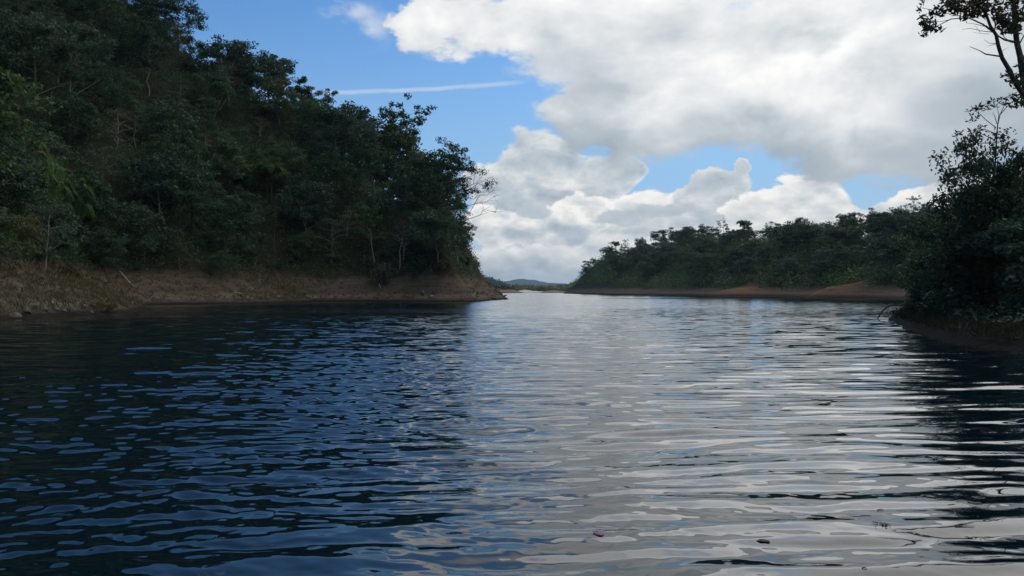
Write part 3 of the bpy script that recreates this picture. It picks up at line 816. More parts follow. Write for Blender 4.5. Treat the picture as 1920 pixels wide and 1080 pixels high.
for p in left_pts:
    px, py = pxof(p)
    if px > 872: continue
    kind = pick([('broad', 6), ('tall', 1.6), ('airy', 1.2), ('dry', 1.1), ('thicket', 0.5 if p[2] < 20 else 0)])
    h = {'broad': 10.0, 'tall': 11.5, 'airy': 9.5, 'dry': 7.5, 'thicket': 5}[kind] * rg.choice((0.62, 0.8, 0.95, 1.05, 1.2)) * rg.uniform(0.93, 1.07) * min(1.0, 0.65 + p[2] / 28.0)
    if px > 850: h = min(h, 6.0)
    forest_tree(kind, p, h, 'left')
far_pts = scatter(FAR, 175, lambda x, y, z: 4.6 + 0.011 * y, 33, dmin=12.0, box=(26, 330, 100, 715), lift=5, pxr=(1085, 1990))
for p in far_pts:
    px, py = pxof(p)
    kind = pick([('broad', 8), ('tall', 1.2), ('airy', 0.6), ('umbrella', 0.5), ('dry', 0.2)])
    h = {'broad': 10.5, 'tall': 12, 'airy': 10, 'umbrella': 10.0, 'dry': 7.5}[kind] * rg.uniform(0.75, 1.1) * min(1.0, 0.6 + p[2] / 14.0)
    o = forest_tree(kind, p, h, 'far')
    if kind == 'broad': o.scale = (o.scale[0] * 1.25, o.scale[1] * 1.25, o.scale[2])
right_pts = scatter(RIGHT, 60, lambda x, y, z: 1.9 + 0.03 * y, 35, dmin=4.0, box=(10, 120, 14, 140), lift=4)
for p in right_pts:
    px, py = pxof(p)
    if px < 1715: continue
    kind = pick([('broad', 6), ('tall', 0.6), ('airy', 1.2), ('dry', 0.6)])
    forest_tree(kind, p, rg.uniform(3.4, 5.6) * min(1.0, 0.45 + (px - 1700) / 220.0), 'right')

# ------------------------------------------------------------------ undergrowth, grass: stuff nobody could count
def undergrowth(land, n, seed, dmin, box, clump, per, leaf, name, label, mat, spacing=1.1, lift=1.5, zmax=1e9, cat='undergrowth', zmin=0.25, pxr=(-130, 2050)):
    rng = np.random.default_rng(seed)
    pts = np.array(scatter(land, n, spacing, seed, dmin, zmax, lift, box, zmin=zmin, pxr=pxr))
    r = rng.uniform(0.5, 1.0, len(pts)) * clump
    C = pts + np.stack([0 * r, 0 * r, r * 0.55], 1)
    V, T = leaves_at(rng, C, r, per, leaf, 0.9)
    me = leaf_mesh(name, V, T, mat)
    return stuff(name, me, label, cat)
undergrowth(LEFT, 3200, 41, 3.2, (-120, 0, 20, 220), 1.55, 42, 0.34, 'undergrowth', 'dense dark undergrowth filling the gaps between trees on the left hillside', M_LEAF, 1.1, 2.0, zmin=4.4, pxr=(-130, 896))
undergrowth(FAR, 2100, 42, 8.0, (26, 330, 100, 715), 4.2, 44, 0.75, 'undergrowth', 'dark undergrowth between the trees on the hill across the lake', M_LEAF, 2.2, 3.0)
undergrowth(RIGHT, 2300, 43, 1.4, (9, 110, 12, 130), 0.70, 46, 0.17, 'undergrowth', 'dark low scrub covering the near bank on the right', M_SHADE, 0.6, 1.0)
def grass(land, n, seed, dmin, dmax, box, blade, name, label, mat, dens=None, spacing=0.45, tuft=7, cat='grass'):
    rng = np.random.default_rng(seed)
    pts = np.array(scatter(land, n, spacing, seed, dmin, 7.0, 0.6, box))
    d = land.dist(pts[:, 0], pts[:, 1])
    k = d < dmax + 1.5 * fbm(pts[:, 0] / 6, pts[:, 1] / 6, seed, 3)
    if dens is not None: k &= rng.random(len(pts)) < dens(pts)
    pts = pts[k]
    p = np.repeat(pts, tuft, 0) + rng.normal(size=(len(pts) * tuft, 3)) * np.array([0.16, 0.16, 0.0])
    m = len(p)
    L = blade * rng.uniform(0.5, 1.3, m)
    az = rng.uniform(0, 6.283, m); ln = rng.uniform(0.2, 0.9, m)
    dirv = np.stack([np.cos(az) * ln, np.sin(az) * ln, np.ones(m)], 1); dirv /= np.linalg.norm(dirv, axis=1)[:, None]
    sd_ = np.stack([-np.sin(az + 0.7), np.cos(az + 0.7), 0 * az], 1)
    w = (blade * 0.045 * rng.uniform(0.7, 1.5, m))[:, None]
    tip = p + dirv * L[:, None]; mid = p + dirv * (L * 0.55)[:, None] + np.array([0, 0, 0.06])
    tip[:, 2] -= L * 0.18
    V = np.stack([p - sd_ * w, p + sd_ * w, mid + sd_ * w * 0.8, tip], 1).reshape(-1, 3)
    me = leaf_mesh(name, V, np.repeat(rng.random(len(pts)), tuft) * 0.6 + rng.random(m) * 0.4, mat)
    return stuff(name, me, label, cat)
def dens_left(p):
    px = 960 + F * p[:, 0] / p[:, 1]
    return np.clip(0.85 - sstep(px, 180, 300) * 0.45 + 0.65 * np.exp(-((px - 520) / 60) ** 2) - sstep(px, 575, 640) * 0.15, 0, 1)
grass(LEFT, 5200, 44, 0.7, 8.5, (-75, 0, 25, 185), 0.55, 'dry_grass', 'dry yellowish grass and weeds on the exposed left bank', M_GRASS, dens_left)
grass(RIGHT, 3000, 45, 0.05, 4.0, (10, 60, 12, 70), 0.38, 'dry_grass', 'withered grass hanging over the dark right bank', M_DARKDRY, None, 0.25)

# ------------------------------------------------------------------ single trees one can point at
def crest_at(px, land, y1=715.0):
    u = (px - 960) / F; Y = np.linspace(12, y1, 3000)
    h = land.Hq(u * Y, Y); h = np.where(h < 0.3, -1e3, h)
    i = int(np.argmax((h - HCAM) / Y))
    return Vector((u * Y[i], Y[i], float(h[i])))
def special(name, kind, href, label, px, py_top, land, cat='tree', Y=None, hmin=2.0, rz=0.0, parts=('trunk', 'crown'), wmul=1.0, rx=0, ry=0, group=None):
    if Y is None: p = crest_at(px, land)
    else:
        u = (px - 960) / F; p = Vector((u * Y, Y, float(land.Hq(np.array([u * Y]), np.array([Y]))[0])))
    h = max(hmin, HCAM + (YH - py_top) / F * p.y - p.z)
    o = plant(name, kind, label, cat, p - Vector((0, 0, 0.2)), h, href, rz, group, parts, rx, ry)
    o.scale = (o.scale[0] * wmul, o.scale[1] * wmul, o.scale[2])
    return o
T1 = make_tree('headland_tree', 301, h=16, w=15, clear=0.25, limbs=22, clumps=6, per=96, leaf=0.36, cr=1.3, open_=0.05, mat=M_LEAF, bark=M_BARK, tr=0.26)
T2 = make_tree('ragged_tree', 308, h=13, w=12, clear=0.18, limbs=20, clumps=6, per=58, leaf=0.36, cr=0.85, open_=0.15, mat=M_LEAF, bark=M_BARK, tr=0.18)
special('broadleaf_tree', T1, 16, 'big spreading tree at the headland end, sky showing between its limbs', 812, 272, LEFT, Y=152, rz=1.0)
special('airy_tree', T2, 13, 'ragged thin-crowned tree against blue sky, left of the big spreading headland tree', 722, 190, LEFT, rz=0.4)
special('broadleaf_tree', BROAD[4], 10.5, 'bushy crown filling in below the ragged thin-crowned tree on the headland', 738, 232, LEFT, rz=0.9, wmul=1.0, hmin=6)
special('broadleaf_tree', BROAD[1], 10.5, 'low bushy crown in the dip between the ragged tree and the big spreading tree', 772, 285, LEFT, rz=2.9, hmin=5)
special('broadleaf_tree', BROAD[3], 10.5, 'dense crown on the left skyline just left of the ragged thin-crowned tree', 672, 196, LEFT, rz=4.9, hmin=6)
special('broadleaf_tree', BROAD[0], 10.5, 'dense rounded tree highest on the left skyline, at the top edge of the picture', 335, -15, LEFT, rz=2.0)
special('airy_tree', AIRY[0], 11, 'lacy dark tree standing on the left skyline above the start of the vapour trail', 500, 90, LEFT, rz=1.2)
special('broadleaf_tree', BROAD[3], 10.5, 'small dense tree on the left skyline between the rounded tree and the lacy tree', 425, 72, LEFT, rz=0.3, hmin=5)
special('tall_tree', TALL[1], 13, 'dark pointed tree on the left skyline where the vapour trail meets the hill', 563, 136, LEFT, rz=0.3)
special('bare_tree', make_bare('bare_reaching', 265, h=8, w=7.5, bark=M_BARK, limbs=14, twigs=9, clear=0.4), 8, 'leafless twiggy tree reaching out over the water from the headland end', 856, 322, LEFT, Y=158, rz=0.6, ry=0.16, hmin=8, parts=None)
special('bare_sapling', BARE[2], 8, 'thin leafless sapling on the edge of the headland just above the bare bank', 890, 488, LEFT, Y=158, rz=2.6, ry=0.15, hmin=4.0, parts=None, wmul=0.6)
special('airy_tree', AIRY[2], 11, 'small tree with hanging sprays of leaves at the headland edge under the leafless tree', 858, 388, LEFT, Y=148, rz=2.2, ry=0.2, hmin=6)
for px, py, k, href, nm, lab, wm in [
        (1107, 500, AIRY[1], 11, 'airy_tree', 'small ragged tree lowest on the skyline of the hill across the lake', 1.0),
        (1130, 461, AIRY[0], 11, 'airy_tree', 'little see-through tree left of the small umbrella-shaped tree across the lake', 0.7),
        (1156, 451, UMBR[0], 11, 'flat_topped_tree', 'small umbrella-shaped tree on the low end of the far hill skyline', 1.0),
        (1172, 446, AIRY[2], 11, 'airy_tree', 'spindly tree just right of the small umbrella-shaped tree on the far skyline', 0.7),
        (1199, 444, BROAD[1], 10.5, 'broadleaf_tree', 'round-headed tree left of the widest crown on the far skyline', 0.7),
        (1243, 430, BROAD[2], 10.5, 'broadleaf_tree', 'widest domed crown on the skyline of the hill across the lake', 1.7),
        (1300, 427, TALL[0], 13, 'tall_tree', 'narrow dark tree between the two domed crowns on the far skyline', 0.6),
        (1328, 421, BROAD[0], 10.5, 'broadleaf_tree', 'second domed crown on the far skyline, right of the widest one', 1.4),
        (1356, 409, AIRY[1], 11, 'airy_tree', 'tall see-through tree right of the second domed crown on the far skyline', 0.9),
        (1396, 408, UMBR[1], 11, 'flat_topped_tree', 'small flat-topped tree on the far skyline below the grey cloud puff', 0.7),
        (1446, 410, AIRY[0], 11, 'airy_tree', 'open-crowned tree near the middle of the far skyline', 0.9),
        (1500, 407, BROAD[4], 10.5, 'broadleaf_tree', 'dark rounded tree in the far skyline under the brightest cumulus', 0.8),
        (1581, 398, UMBR[0], 11, 'flat_topped_tree', 'lone tiny umbrella-shaped tree sticking up from the far skyline at right', 0.6),
        (1642, 399, BROAD[2], 10.5, 'broadleaf_tree', 'dark rounded tree right of the lone umbrella-shaped tree on the far skyline', 0.8),
        (1690, 386, BROAD[1], 10.5, 'broadleaf_tree', 'broad dark tree on the skyline at the foot of the twiggy sapling', 1.0),
        (1713, 362, AIRY[2], 11, 'airy_tree', 'twiggy nearly leafless sapling above the skyline where the far and near slopes meet', 0.75)]:
    special(nm, k, href, lab, px, py, FAR, rz=rg.uniform(0, 6.28), wmul=wm, hmin=4.0)
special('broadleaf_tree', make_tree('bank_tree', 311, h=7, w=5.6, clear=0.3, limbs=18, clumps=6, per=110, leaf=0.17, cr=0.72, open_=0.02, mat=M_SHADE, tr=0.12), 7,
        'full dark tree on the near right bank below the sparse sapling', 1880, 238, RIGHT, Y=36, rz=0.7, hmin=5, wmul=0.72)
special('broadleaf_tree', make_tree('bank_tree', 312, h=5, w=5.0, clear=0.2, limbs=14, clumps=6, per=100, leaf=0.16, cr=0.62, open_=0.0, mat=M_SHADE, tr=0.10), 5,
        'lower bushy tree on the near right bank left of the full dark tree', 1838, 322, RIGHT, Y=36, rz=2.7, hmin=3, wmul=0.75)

for px, py, Yd, k, h0, lab in [(1726, 528, 45, SHRUB[1], 2.6, 'low dark bush leading the slope above the arched branch'), (1752, 482, 44, BROAD[1], 10.5, 'smallest dark tree on the right slope, lowest of the row below the full dark tree'), (1776, 440, 44, BROAD[3], 10.5, 'dark tree on the right slope between the smallest tree and the bushy tree'),
                               (1804, 385, 46, BROAD[0], 10.5, 'dark tree at the upper end of the right slope, left of the full dark tree'), (1786, 500, 38, SHRUB[3], 2.6, 'dark bush in the middle of the right slope'), (1830, 430, 40, BROAD[2], 10.5, 'dense low tree in front of the full dark tree on the right bank')]:
    sh = k in SHRUB
    special('bush' if sh else 'broadleaf_tree', k, h0, lab, px, py, RIGHT, 'bush' if sh else 'tree', Y=Yd, hmin=1.5, rz=px * 0.7, parts=('stems', 'foliage') if sh else ('trunk', 'crown'))

def at(px, py, Y, dY=0.0):
    Y = Y + dY
    return np.array([(px - 960) / F * Y, Y, HCAM + (YH - py) / F * Y])
def leaf_tufts(rng, pts, r, per, leaf, aspect=0.38, flat=0.8, up=0.2):
    return leaves_at(rng, pts, np.full(len(pts), r), per, leaf, flat, up, aspect, False)

# the tall tree at the right edge, two stems and a crown cut by the frame
def edge_tree():
    rng = np.random.default_rng(77); Y = 24.0
    base = at(1988, 575, Y)
    t = thing('tall_tree', 'tall two-stemmed tree at the right edge, dark leaves hanging at the top', 'tree', tuple(base))
    L = lambda px, py, d=0.0: at(px, py, Y, d) - base
    fork = L(1948, 262)
    trunk = np.array([[0, 0, -0.6], L(1980, 480), L(1966, 370), fork])
    link('trunk', tube_mesh('edge_trunk', [(trunk, np.array([0.19, 0.17, 0.15, 0.13]))], M_BARK, 8), t)
    stem1 = np.array([fork, L(1925, 185, -.1), L(1905, 155, -.2), L(1893, 130, -.25), L(1880, 108, -.3), L(1873, 85, -.35), L(1869, 65, -.4), L(1858, 48, -.4), L(1848, 20, -.45), L(1840, -30, -.5)])
    stem2 = np.array([fork, L(1930, 190, .1), L(1919, 140, .2), L(1914, 105, .25), L(1908, 80, .3), L(1904, 45, .3), L(1902, 5, .3), L(1900, -50, .35)])
    link('branch', tube_mesh('edge_stem', [(stem1, np.linspace(0.085, 0.03, 10))], M_BARK, 6), t)
    link('branch', tube_mesh('edge_stem', [(stem2, np.linspace(0.105, 0.06, 8))], M_BARK, 6), t)
    tw = [([(1869, 65), (1845, 45), (1815, 33), (1785, 36), (1750, 53)], .028), ([(1906, 78), (1885, 75), (1869, 65), (1850, 47)], .035), ([(1878, 105), (1850, 101), (1838, 94), (1819, 87)], .026),
          ([(1869, 80), (1856, 80), (1846, 76)], .01), ([(1869, 82), (1860, 84), (1853, 86)], .01), ([(1862, 60), (1840, 58), (1820, 52), (1805, 55)], .012), ([(1850, 50), (1828, 45), (1812, 42)], .01),
          ([(1815, 33), (1790, 27), (1765, 24), (1740, 16), (1722, 12)], .012), ([(1785, 36), (1765, 40), (1745, 37)], .009), ([(1765, 24), (1745, 22), (1735, 28)], .008), ([(1750, 53), (1738, 50), (1728, 46)], .008),
          ([(1866, 62), (1866, 45), (1863, 20), (1868, -20)], .03), ([(1906, 80), (1896, 78), (1884, 68), (1880, 50), (1888, 20)], .02), ([(1908, 90), (1925, 60), (1940, 40)], .03), ([(1840, 60), (1832, 52), (1826, 45)], .007),
          ([(1858, 62), (1840, 62), (1826, 60)], .007), ([(1878, 96), (1884, 92), (1890, 88)], .008), ([(1848, 22), (1820, 5), (1790, -5), (1765, 0)], .02), ([(1790, -5), (1770, 12), (1756, 14)], .01)]
    paths = []
    for pts, r in tw:
        c = np.array([L(x, y, -.3 + rng.normal() * .12) for x, y in pts]); c += rng.normal(size=c.shape) * 0.012
        paths.append((c, np.linspace(r, r * 0.35, len(c))))
    link('twigs', tube_mesh('edge_twigs', paths, M_BARK, 4), t)
    C = []
    for _ in range(190):
        x = 1770 + 170 * rng.random() ** 0.75; y = rng.normal() * 20 + 4 - (x - 1770) * 0.05
        if y < 48 and not (1772 < x < 1800 and y > 24): C.append(L(x, y - 8, rng.normal() * .5))
    for x, y, n in [(1880, 35, 14), (1893, 45, 10), (1905, 50, 8), (1840, 20, 12), (1822, 20, 8), (1790, 12, 12), (1772, 14, 10), (1760, 18, 5), (1742, 32, 5), (1736, 40, 4), (1742, 50, 6), (1738, 55, 3), (1748, 54, 3), (1732, 10, 2), (1915, 35, 10), (1918, 110, 3), (1917, 128, 5), (1905, 140, 8), (1897, 147, 5), (1915, 155, 7), (1922, 195, 8), (1915, 190, 5), (1886, 58, 4), (1868, 35, 8)]:
        for _ in range(n): C.append(L(x + rng.normal() * 8, y + rng.normal() * 6, -.2 + rng.normal() * .2))
    V, T = leaf_tufts(rng, C, 0.17, 8, 0.17, 0.40)
    V2 = V.reshape(-1, 4, 3)
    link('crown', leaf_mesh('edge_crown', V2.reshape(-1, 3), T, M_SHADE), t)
edge_tree()

def sparse_sapling():
    rng = np.random.default_rng(78); Y = 25.0
    base = at(1866, 330, Y); t = thing('sapling', 'sparse sapling with separate leaf whorls on thin stems, left of the tall edge tree', 'sapling', tuple(base))
    L = lambda px, py, d=0.0: at(px, py, Y, d) - base
    tw = [[(1866, 330), (1868, 280), (1871, 237), (1876, 215), (1889, 200), (1905, 184)], [(1871, 237), (1874, 215), (1870, 200), (1858, 195)], [(1868, 239), (1850, 225), (1836, 212), (1826, 206)], [(1866, 250), (1850, 243), (1832, 240)],
          [(1864, 262), (1840, 250), (1830, 262), (1815, 262)], [(1864, 268), (1830, 268), (1810, 258), (1800, 250)], [(1876, 215), (1885, 195), (1888, 185)], [(1870, 232), (1866, 218), (1862, 210)], [(1836, 212), (1832, 222), (1826, 228)], [(1889, 200), (1880, 190)]]
    paths = [(np.array([L(x, y, rng.normal() * .1) for x, y in p]), np.linspace(0.016 if i else 0.03, 0.006, len(p))) for i, p in enumerate(tw)]
    link('stems', tube_mesh('sapling_stems', paths, M_BARK, 4), t)
    V, T = [], []
    for x, y in [(1905, 182), (1899, 178), (1888, 182), (1880, 186), (1872, 192), (1862, 190), (1855, 198), (1868, 200), (1850, 195), (1884, 192), (1826, 204), (1818, 208), (1834, 200), (1836, 206), (1822, 216), (1816, 228), (1824, 228), (1832, 222), (1842, 238), (1832, 240), (1822, 246), (1846, 244), (1803, 247), (1797, 252), (1793, 257), (1817, 258), (1814, 264), (1912, 190), (1850, 206)]:
        c = L(x, y, rng.normal() * .08); n = 8
        a = rng.normal(size=(n, 3)) * np.array([1, 1, 0.5]); a[:, 2] += 0.15; a /= np.linalg.norm(a, axis=1)[:, None]
        nr = np.cross(a, rng.normal(size=(n, 3))); nr /= np.linalg.norm(nr, axis=1)[:, None]; b = np.cross(nr, a)
        s = 0.17 * rng.uniform(0.7, 1.2, n)
        V.append(blades(c + a * s[:, None] * 0.55, a, b, nr, s, 0.32)); T.append(rng.random(n))
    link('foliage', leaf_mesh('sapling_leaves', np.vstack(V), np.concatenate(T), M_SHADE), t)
sparse_sapling()

# ------------------------------------------------------------------ plants on the left slope with a look of their own
def put(name, kind, label, cat, px, py, land, h, href, parts, rz=0.0, rx=0.0, ry=0.0, group=None, sink=0.15, fwd=0.0):
    p = hit(px, py, land)
    if fwd: p = p - Vector((p.x, p.y, p.z - HCAM)).normalized() * fwd
    return plant(name, kind, label, cat, p - Vector((0, 0, sink)), h, href, rz, group, parts, rx, ry)
SF = ('stems', 'foliage')
put('arching_thicket', THICK[0], 'bright green arching thicket at the left picture edge, biggest of its kind', 'thicket', 48, 440, LEFT, 10.5, 6.0, SF, 0.3, fwd=2.5)
put('arching_thicket', THICK[0], 'bright green arching thicket halfway up between the left edge and the pale drooping frond', 'thicket', 118, 432, LEFT, 8.5, 6.0, SF, 1.7, fwd=2.5)
put('arching_thicket', THICK[0], 'bright green arching thicket high at the left edge, topmost of the bright ones', 'thicket', 20, 372, LEFT, 9.5, 6.0, SF, 4.1, fwd=2.5)
put('arching_thicket', THICK[0], 'bright green arching thicket between the two larger bright ones near the left edge', 'thicket', 80, 405, LEFT, 8.5, 6.0, SF, 5.2, fwd=2.5)
put('arching_thicket', THICK[0], 'yellow-green tuft at the left picture edge just above the grassy bank', 'thicket', 6, 465, LEFT, 2.6, 6.0, SF, 2.9, fwd=2.5)
put('arching_thicket', THICK[1], 'grey-green leaning thicket over the steep right end of the headland', 'thicket', 866, 470, LEFT, 5.0, 6.0, SF, 0.9)
put('arching_thicket', THICK[1], 'grey-green thicket above the pale bare stem on the headland', 'thicket', 790, 470, LEFT, 4.6, 6.0, SF, 2.2)
for i, (px, py, h, lab) in enumerate([(15, 400, 4.2, 'bright green bush at the left frame edge under the topmost bright thicket'), (60, 395, 4.6, 'bright green bush among the bright thickets, second from the left edge'), (100, 380, 4.0, 'bright green bush at the upper middle of the bright patch near the left edge'),
                                      (140, 420, 3.6, 'bright green bush at the lower right of the bright patch near the left edge'), (40, 345, 4.0, 'highest bright green bush on the slope near the left edge'), (85, 440, 3.2, 'lowest bright green bush above the grassy bank near the left edge'), (165, 395, 3.0, 'rightmost bright green bush of the bright patch near the left edge')]):
    put('bush', BRIGHTSHRUB[i % 2], lab, 'bush', px, py, LEFT, h, 2.6, SF, i * 1.3, group='bright green bushes near the left edge', fwd=3.0)
put('dry_bush', DRYSHRUB[0], 'brown withered bush above the yellow grassy point', 'bush', 452, 488, LEFT, 4.5, 2.0, SF, 0.4)
put('dry_bush', DRYSHRUB[1], 'pale dry bush at the waterline of the left bank, beside the stones', 'bush', 186, 581, LEFT, 1.7, 2.0, SF, 1.4)
put('dry_bush', DRYSHRUB[0], 'low dry bush on the left bank above the stones', 'bush', 130, 520, LEFT, 1.5, 2.0, SF, 2.4)
put('dry_bush', DRYSHRUB[1], 'withered bush low on the headland left of the pale bare stem', 'bush', 690, 500, LEFT, 2.4, 2.0, SF, 0.9)
put('dry_bush', DRYSHRUB[0], 'withered bush low on the headland right of the pale bare stem', 'bush', 835, 508, LEFT, 2.2, 2.0, SF, 3.9)
for i, (px, py, h, lab) in enumerate([(60, 492, 2.4, 'dark bush at the top of the grassy bank near the left picture edge'), (205, 470, 2.8, 'dark bush at the top of the bank above the dry waterline bush'), (300, 478, 2.6, 'dark bush on the bank edge below the pale drooping frond'),
                                      (385, 470, 3.0, 'dark bush on the bank edge left of the brown withered bush'), (560, 492, 2.6, 'dark bush above the right end of the yellow grassy point'), (625, 490, 2.6, 'dark bush on the bank edge between the grassy point and the pale bare stem'),
                                      (730, 480, 2.8, 'dark bush just left of the pale bare stem'), (792, 500, 2.3, 'dark bush just right of the pale bare stem'), (870, 500, 2.4, 'dark bush at the steep end of the headland bank'), (480, 455, 3.2, 'dark bush behind the brown withered bush'),
                                      (255, 505, 1.6, 'small dark bush on bare soil above the dry waterline bush'), (520, 505, 1.5, 'small dark bush on the slope of the yellow grassy point')]):
    put('bush', SHRUB[i % 4], lab, 'bush', px, py, LEFT, h, 2.6, SF, rg.uniform(0, 6), group='bushes along the top of the left bank')
for i, (px, py, h, lab) in enumerate([(1690, 572, 1.0, 'scraggy bush at the tip of the near right bank'), (1722, 548, 1.2, 'scraggy bush on the rising edge of the near right bank'), (1762, 560, 1.2, 'scraggy bush beside the pale leaning log on the right bank'),
                                      (1800, 520, 1.7, 'dark bush halfway up the near right bank'), (1860, 540, 1.7, 'dark bush on the near right bank above the tangled roots'), (1912, 520, 1.9, 'dark bush on the right bank at the picture edge'),
                                      (1752, 515, 1.3, 'small bush on the crest of the near right bank'), (1835, 600, 0.9, 'low bush near the waterline left of the tangled roots')]):
    put('bush', (SHRUB + DRYSHRUB)[(i * 5) % 6], lab, 'bush', px, py, RIGHT, h, 2.4, SF, rg.uniform(0, 6), group='bushes on the near right bank')

def tree_fern(label, px, py, Y, L):
    p = at(px, py, Y); z0 = float(LEFT.Hq(np.array([p[0]]), np.array([p[1]]))[0])
    t = thing('tree_fern', label, 'tree fern', (p[0], p[1], p[2]))
    link('trunk', tube_mesh('fern_trunk', [(np.array([[0.1, 0.2, min(-3.0, z0 - p[2] - 0.5)], [0.05, 0.1, -1.5], [0, 0, 0]]), np.array([0.14, 0.12, 0.11]))], M_BARK, 6), t)
    for me in fern_fronds(int(px), 13, L): link('frond', me, t)
hp = hit(508, 345, LEFT)
tree_fern('tree fern with a spreading crown of light fronds on the mid left slope', 508, 318, hp.y - 4.0, 4.2)
hp = hit(470, 330, LEFT)
tree_fern('smaller tree fern half hidden to the left of the spreading tree fern', 462, 330, hp.y - 3.5, 3.0)

def wood(name, label, cat, paths, loc, mat=M_PALE, sides=6, group=None):
    o = link(name, tube_mesh(name, [(np.array(p, float), np.array(r, float)) for p, r in paths], mat, sides), None, tuple(loc))
    return tag(o, label, cat, group)
def stem_at(name, label, px0, py0, pix, r0, land, mat=M_PALE, lean=-0.6, cat='dead stem'):
    """A dead stem whose foot stands where the photo shows it; PIX are further points along it."""
    p = np.array(hit(px0, py0, land)); Y = p[1] + lean
    pts = [np.zeros(3)] + [at(x, y, Y) - p for x, y in pix]
    pts[0] = np.array([0, 0, -0.3])
    wood(name, label, cat, [(pts, np.linspace(r0, r0 * 0.35, len(pts)))], p, mat)
stem_at('dead_stem', 'pale bare crooked stem standing on the headland bank', 749, 505, [(750, 494), (750, 482), (749, 470), (752, 460), (755, 447)], 0.13, LEFT)
stem_at('dead_stem', 'short white stump stick on the bare headland bank near the water', 712, 545, [(713, 538), (711, 533), (714, 528)], 0.11, LEFT)
stem_at('dead_stem', 'tall grey stem rising through the trees left of the headland', 515, 520, [(515, 490), (514, 450), (516, 410), (515, 370)], 0.11, LEFT, M_BARK)
stem_at('dead_stem', 'forked white snag low on the right half of the left slope', 840, 470, [(842, 450), (839, 430), (843, 405)], 0.09, LEFT)
p = hit(330, 350, LEFT)
def droop():
    rng = np.random.default_rng(9)
    Y = p.y - 3.5; b = at(292, 305, Y); V, T = [], []
    t = thing('drooping_frond', 'pale dead frond drooping across the dark middle of the left slope', 'frond', tuple(b))
    L = lambda x, y, d=0.0: at(x, y, Y, d) - b
    c = np.array([L(270, 312, 2.5), L(292, 305, .8), L(315, 316), L(335, 330), L(350, 352), L(356, 372)])
    link('stem', tube_mesh('droop_stem', [(c, np.linspace(0.06, 0.02, 6))], M_PALE, 4), t)
    v, tn = frond_blades(rng, c, 1.5, 40, 0.10, 1.2)
    link('foliage', leaf_mesh('droop_leaves', v, tn, M_GRASS), t)
droop()
p2 = hit(95, 195, LEFT)
b2 = at(60, 188, p2.y - 5)
L2 = lambda x, y, d=0.0: at(x, y, p2.y - 5, d) - b2
wood('bare_branch', 'long pale bare branch curving up through the foliage high at far left', 'branch',
     [([L2(60, 190, 3), L2(80, 197, .5), L2(100, 200), L2(125, 188), L2(150, 172), L2(185, 150)], np.linspace(.12, .03, 6)), ([L2(60, 190), L2(72, 176), L2(90, 168), L2(112, 160)], np.linspace(.07, .02, 4)), ([L2(92, 198), L2(95, 185), L2(97, 170)], np.linspace(.05, .015, 3))], b2)
p3 = hit(405, 205, LEFT); b3 = at(400, 225, p3.y - 5); L3 = lambda x, y, d=0.0: at(x, y, p3.y - 5, d) - b3
wood('bare_branch', 'thin forked grey branches showing through leaves below the left skyline', 'branch',
     [([L3(398, 232, 3), L3(404, 210), L3(412, 190), L3(420, 172)], np.linspace(.09, .02, 4)), ([L3(404, 210), L3(412, 205), L3(428, 178)], np.linspace(.06, .02, 3)), ([L3(390, 190), L3(388, 172), L3(391, 150)], np.linspace(.06, .02, 3))], b3)

# ------------------------------------------------------------------ stones, driftwood
def stone(seed, size, mat, name, label, loc, flat=0.6, group=None, cat='stone'):
    rng = np.random.default_rng(seed)
    V, Fc = [], []
    n, m = 9, 6
    for i in range(m + 1):
        for j in range(n):
            th = math.pi * i / m; ph = 2 * math.pi * j / n
            V.append((math.sin(th) * math.cos(ph), math.sin(th) * math.sin(ph), math.cos(th)))
    V = np.array(V)
    cut = rng.normal(size=(7, 3)); cut /= np.linalg.norm(cut, axis=1)[:, None]
    for c in cut:
        d = V @ c - rng.uniform(0.45, 0.8); V = V - np.where(d > 0, d, 0)[:, None] * c
    V = V * size * np.array([1.0, 0.75, flat]) * rng.uniform(0.9, 1.1, 3)
    for i in range(m):
        for j in range(n): Fc.append((i * n + j, i * n + (j + 1) % n, (i + 1) * n + (j + 1) % n, (i + 1) * n + j))
    me = mesh_from(name, V, np.array(Fc), 4, False); me.materials.append(mat)
    o = link(name, me, None, tuple(loc)); o.rotation_euler = (rng.normal() * 0.2, rng.normal() * 0.2, rng.uniform(0, 6))
    return tag(o, label, cat, group)
stones = [(28, 594, .45, 'grey stone at the waterline nearest the left picture edge'), (52, 586, .40, 'grey stone at the waterline below the left grassy bank'), (66, 577, .55, 'dark hollow boulder among the stones on the left bank'), (84, 583, .42, 'grey stone right of the dark hollow boulder'),
          (96, 571, .26, 'small pale stone on the grass above the dark hollow boulder'), (103, 582, .36, 'rounded stone in the middle of the left waterline stones'), (118, 584, .30, 'small stone between the rounded stone and the dry waterline bush'),
          (133, 583, .40, 'flat stone left of the dry waterline bush'), (148, 572, .38, 'pale stone behind the flat stone by the dry waterline bush'), (158, 577, .34, 'pale stone touching the dry waterline bush'), (80, 558, .20, 'small white stone high on the left grassy bank'), (172, 586, .28, 'last small stone in front of the dry waterline bush')]
for i, (px, py, sz, lab) in enumerate(stones):
    q = hit(px, py, LEFT)
    stone(400 + i, sz, M_ROCK if i not in (4, 8, 9, 10) else M_PALEROCK, 'stone', lab, q + Vector((0, 0, sz * 0.12)), group='stones along the left waterline')
q = hit(808, 558, LEFT); stone(430, .5, M_PALEROCK, 'stone', 'pale boulder at the foot of the headland bank', q + Vector((0, 0, .1)))
q = hit(793, 552, LEFT); stone(431, .8, M_ROCK, 'stone', 'dark slumped boulder beside the pale boulder on the headland shore', q + Vector((0, 0, .1)), .7)
q = hit(520, 558, LEFT); stone(432, .5, M_PALEROCK, 'stone', 'pale stone below the yellow grassy point', q + Vector((0, 0, .1)))
